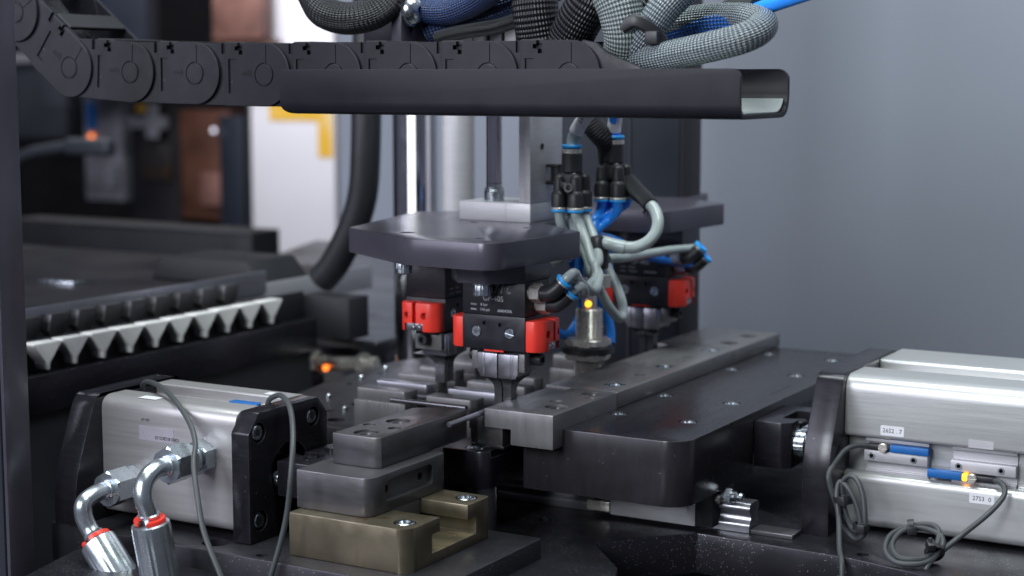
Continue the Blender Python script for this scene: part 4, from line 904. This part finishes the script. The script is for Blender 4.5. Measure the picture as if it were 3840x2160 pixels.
sleeve("pale braided bundle crossing the broad one from upper right", [(140, -12, 324), (126, -20, 307), (118, -25, 297), (111.5, -27, 287.5), (103, -26, 278), (93.6, -20, 267)], lambda t: 9.5 - 2 * t, 'sleeve_mix')
sleeve("big braided loop resting in the tray's right end and curling back", [(86, -14, 266), (98.3, -22, 268.8), (112, -28, 270.5), (128, -32, 273), (148, -36, 276.4), (163, -34, 280), (170, -26, 284), (168.5, -14, 288.5), (158, -6, 291.5), (146, 2, 292.5), (127, 8, 292.5), (102.7, 10, 290), (90, 10, 287)], 7.8, 'sleeve_mix')
sleeve("blue-filled mesh inside the big loop's upper run", [(160, -4, 290.5), (146, 2, 291.0), (127, 8, 290), (108, 12, 287), (98, 14, 284)], 7.95, 'sleeve_blue')
tz = thing("cable_tie", "black cable tie around crossing pale sleeves above the tray", "cable tie", (112, -34, 280))
part("strap", B().tube([(100, -38, 287), (106, -38.5, 290), (111, -37, 289), (116, -34, 285), (120, -30, 279)], 2.0, 8, 6, flat=1.8), 'plastic', tz)
part("lock", B().box(113, 120, -38, -31, 278, 285, .8), 'plastic', tz)
single("chain_cable", B().tube([(x, -25, z) for x, z in piv], 11, 16, 8), 'sleeve_black', "dark cable bundle lying inside the open cable chain", "cable bundle")
bt = thing("air_tube", "bright blue air tube leaving a black end cap at upper right", "air tube", (165, -5, 293))
part("tube", B().tube([(152, 4, 293), (158, 0, 295.4), (175.5, -10, 299.3), (200, -20, 304.8), (215, -26, 308)], 4.0, 18, 6), 'blue_tube', bt)
part("end_cap", B().tube([(138, 10, 297.5), (148, 6, 296.8), (160, 0, 295.8)], lambda t: 4.6 + 2.4 * t, 16, 5), 'plastic', bt)

# ================================================================== columns behind
bc = thing("machine_column", "tall dark blue machine column behind the tool plates", "column", (-106, 348, -60))
part("column", B().box(-170, -32, 330, 367, -60, 520, 1), 'navy', bc)
part("cover_strip", B().box(-31.9, -30, 331, 366, -60, 520, .4), 'brown', bc)
part("cover_strip", B().box(-74, -72.5, 328.6, 330.2, -60, 520, 0), 'slate', bc)
single("guide_column", B().cyl((-250, 300, -20), (-250, 300, 500), 18, 48), 'chrome', "thick chrome guide column with a white glint, left of the dark column", "guide column", "chrome guide columns behind the front plate")
single("guide_column", B().cyl((-212, 304, -20), (-212, 304, 500), 13, 40), 'alu', "slimmer grey guide column just right of the glinting chrome one", "guide column", "chrome guide columns behind the front plate")
sl_ = thing("glow_strip", "slim glowing strip added for the white line on the chrome column", "glow strip", (-249, 279, 130))  # added glowing surface that supplies the bright white line, no known lamp
part("lens", B().box(-243.5, -238, 279, 281.5, 130, 480, .6), 'glow_white', sl_)
single("corrugated_hose", B().tube([(-296, 306, 520), (-297, 304, 330), (-298, 302, 260), (-298.5, 300, 200), (-302, 300, 165), (-312, 300, 138), (-330, 300, 108), (-345, 300, 92)], 12.5, 18, 8), 'plastic', "blurred black hose hanging beside the chrome guide column", "hose")

# ================================================================== left background
fp_ = thing("frame_post", "dark glossy frame post along the left edge", "post", (-206, -190, -90))
part("post", B().box(-228, -191.5, -200, -180, -90, 420, 1.5), 'glass_post', fp_)
part("edge_strip", B().box(-191.4, -188.8, -199, -181, -90, 420, .8), 'black_anod', fp_)
vr = thing("part_rack", "blurred rack of bright V-notched blocks behind the hydraulic cylinder", "part rack", (-345, 100, 40))
part("rail", B().box(-332, -322, -60, 262, 40, 66, .6), 'black_steel', vr)
part("rail", B().box(-372, -334, -60, 262, 40, 62, .6), 'black_steel', vr)
part("gap_sheet", B().box(-337, -335, -60, 262, 58, 87.5, .3), 'dark', vr)  # dark sheet added so the gaps between the V blocks come out dark
for k in range(10):
    y = -46 + k * 26.8
    part("v_block", B().prism([(y, 87), (y, 85.5), (y + 10.6, 73), (y + 11.2, 68.5), (y + 13.4, 68.5), (y + 14, 73), (y + 24.6, 85.5), (y + 24.6, 86 + .9 * random.random())], 'x', -334.9, -323 - 1.5 * random.random(), .4), 'vblock', vr)
    part("back_block", B().prism([(y + 3, 97), (y, 86), (y + 5, 80), (y + 13, 80), (y + 18, 86), (y + 20, 97)], 'x', -372, -364, .4), 'dim_steel', vr)
part("end_block", cut(B().box(-372, -318, -110, -62, 36, 92, .8), B().prism([(-96, 100), (-84, 74), (-80, 74), (-68, 100)], 'x', -400, -300, 0)), 'black_anod', vr)
part("back_rail", B().box(-376, -373, -110, 262, 84, 102, .5), 'bright_steel', vr)
part("far_post", B().box(-340, -290, 262, 290, 50, 84, 1), 'dark', vr)
part("stand", B().box(-368, -326, -108, 258, -180, 39.8, 1), 'dark', vr)
tt_ = thing("side_table", "dark glossy metal table top behind the part rack", "table", (-560, 200, 60))
part("top", B().box(-900, -378, -120, 420, 76, 88, 1), 'table_dark', tt_)
part("front_edge", B().box(-378, -376.2, -120, 420, 70, 91, .3), 'alu', tt_)
part("strip", B().box(-560, -520, 190, 204, 88.1, 91, .4), 'zinc', tt_)
single("black_wedge", B().prism([(-500, 88.2), (-378, 88.2), (-396, 108), (-486, 108)], 'y', 262, 330, 2), 'dark', "black wedge block on the table under the white panel", "block")
single("steel_chute", B().prism([(330, 30), (690, 78), (690, 70), (330, 22)], 'x', -640, -300, 0), 'table', "pale grey metal chute below the white panel, out of focus", "chute")
sg = thing("sign_panel", "bright white panel with a yellow corner, far behind and blurred", "sign panel", (-1590, 1900, -140))
part("board", B().box(-1698, -1488, 1900, 1920, -140, 520, 1), 'white', sg)
part("yellow_field", B().box(-1650, -1528, 1898, 1899.7, 172, 230, 0), 'yellow', sg)
part("yellow_field", B().box(-1527.8, -1492, 1898, 1899.7, 100, 230, 0), 'yellow', sg)
part("frame", B().box(-1708, -1698.3, 1896, 1922, -140, 530, .5), 'dark', sg)
def bgb(name, label, cat, m, *boxes):
    t = thing(name, label, cat, ((boxes[0][0] + boxes[0][1]) / 2, boxes[0][2], boxes[0][4]))
    for i, bx in enumerate(boxes): part(("panel", "side", "trim", "shelf")[min(i, 3)], B().box(*bx, 1.5), m if isinstance(m, str) else m[i], t)
    return t
bgb("machine_cabinet", "dark navy cabinet edge left of the white panel", "cabinet", 'navy', (-1775, -1712, 1890, 2050, -140, 180))
bgb("copper_panel", "copper brown panel between dark cabinets", "panel", ('orange', 'pink'), (-1915, -1780, 1930, 1990, -40, 190), (-1850, -1790, 1915, 1929, -10, 60))
bgb("salmon_box", "salmon pink box above the chain, out of focus", "box", ('pink', 'orange'), (-1752, -1625, 1850, 1880, 335, 560), (-1760, -1612, 1860, 1895, 255, 334))
bgb("dark_press", "dark brown machine part behind the cable chain", "machine", ('dark', 'rust_wall'), (-2052, -1920, 1930, 2060, -160, 200), (-2010, -1930, 1915, 1929, 40, 120))
q_ = bgb("control_box", "grey control box with a blue patch and orange light at far left", "control box", ('greypanel', 'greypanel'), (-2180, -2070, 1920, 1960, -10, 230), (-2150, -2080, 1905, 1919, 20, 70))
part("blue_patch", B().box(-2170, -2142, 1917, 1919.5, 145, 205, 0), 'switch_blue', q_)
part("orange_light", B().sphere((-2155, 1915, 130), 5.5, 16), 'led_dim', q_)
lt = thing("indicator_light", "pale round indicator light glowing in front of the dark cabinet", "light", (-1780, 1880, 146)); part("lens", B().sphere((-1780, 1880, 150), 5, 14), 'led_white', lt)
lt2 = thing("valve_block", "greyish valve block under the cable chain, out of focus", "valve block", (-1990, 1905, 130))
part("body", B().box(-2040, -1930, 1895, 1914, 150, 176, 2), 'greypanel', lt2); part("body", B().box(-1975, -1940, 1890, 1894, 130, 205, 2), 'greypanel', lt2)
part("yellow_tab", B().box(-2000, -1970, 1890, 1894, 186, 200, 1), 'yellow', lt2)
bgb("slate_cabinet", "slate blue cabinet panel at the far left edge", "cabinet", ('slate', 'greypanel'), (-2560, -2232, 1920, 1990, 125, 290), (-2560, -2240, 1900, 1930, 291, 312))
bgb("steel_upright", "dim blue steel upright above the chain at left", "upright", ('slate', 'navy'), (-2100, -2020, 1700, 1740, 200, 640), (-2019, -1800, 1705, 1745, 220, 640))
ra = thing("robot_arm", "dim teal curved arm sweeping across the dark left background", "machine arm", (-1270, 900, 120))
part("arm", B().tube([(-1352, 900, 132), (-1300, 900, 152), (-1261, 900, 159), (-1208, 900, 166)], 8, 16, 6), 'slate', ra)
part("arm_head", B().box(-1225, -1140, 890, 912, 152, 176, 8, 4), 'slate', ra)
bgb("dark_bench", "black bench with a faint grey top edge in the dark interior", "bench", ('dark', 'navy'), (-1340, -900, 900, 960, -60, 58), (-1200, -906, 898, 899.8, 54, 58))
# second blurred sensor under the rack
s2_ = thing("small_sensor", "blurred small sensor with orange light lying behind the cylinder", "sensor", (-320, 300, 16))
part("barrel", B().cyl((-350, 300, 21), (-290, 300, 25), 6.2, 22, .5), 'nickel', s2_)
part("nut", B().hexn((-352, 300, 21), (-346, 300, 21.4), 17, 1), 'nickel', s2_); part("nut", B().hexn((-306, 300, 24), (-299, 300, 24.4), 17, 1), 'nickel', s2_)
part("indicator_light", B().sphere((-336, 292, 19), 2.8, 14), 'led_dim', s2_)
part("holder", B().box(-376, -352, 296, 312, -30, 30, 1), 'black_anod', s2_)
bgb("steel_flap", "pale steel flap above the small blurred sensor", "flap", ('table',), (-378, -290, 300, 372, 40, 44))
bgb("grey_pipe_block", "grey angled block behind the front tool plate's left corner", "block", ('greypanel', 'orange'), (-330, -290, 420, 440, 90, 128), (-322, -296, 415, 419, 60, 88))
kn = thing("door_bumper", "small pale rounded bumper in the dark at the left", "bumper", (-262, -20, 40))
part("knob", B().tube([(-262, -30, 45), (-252, -30, 45)], 4, 14, 1, False).sphere((-252, -30, 45), 4, 14), 'zinc', kn)
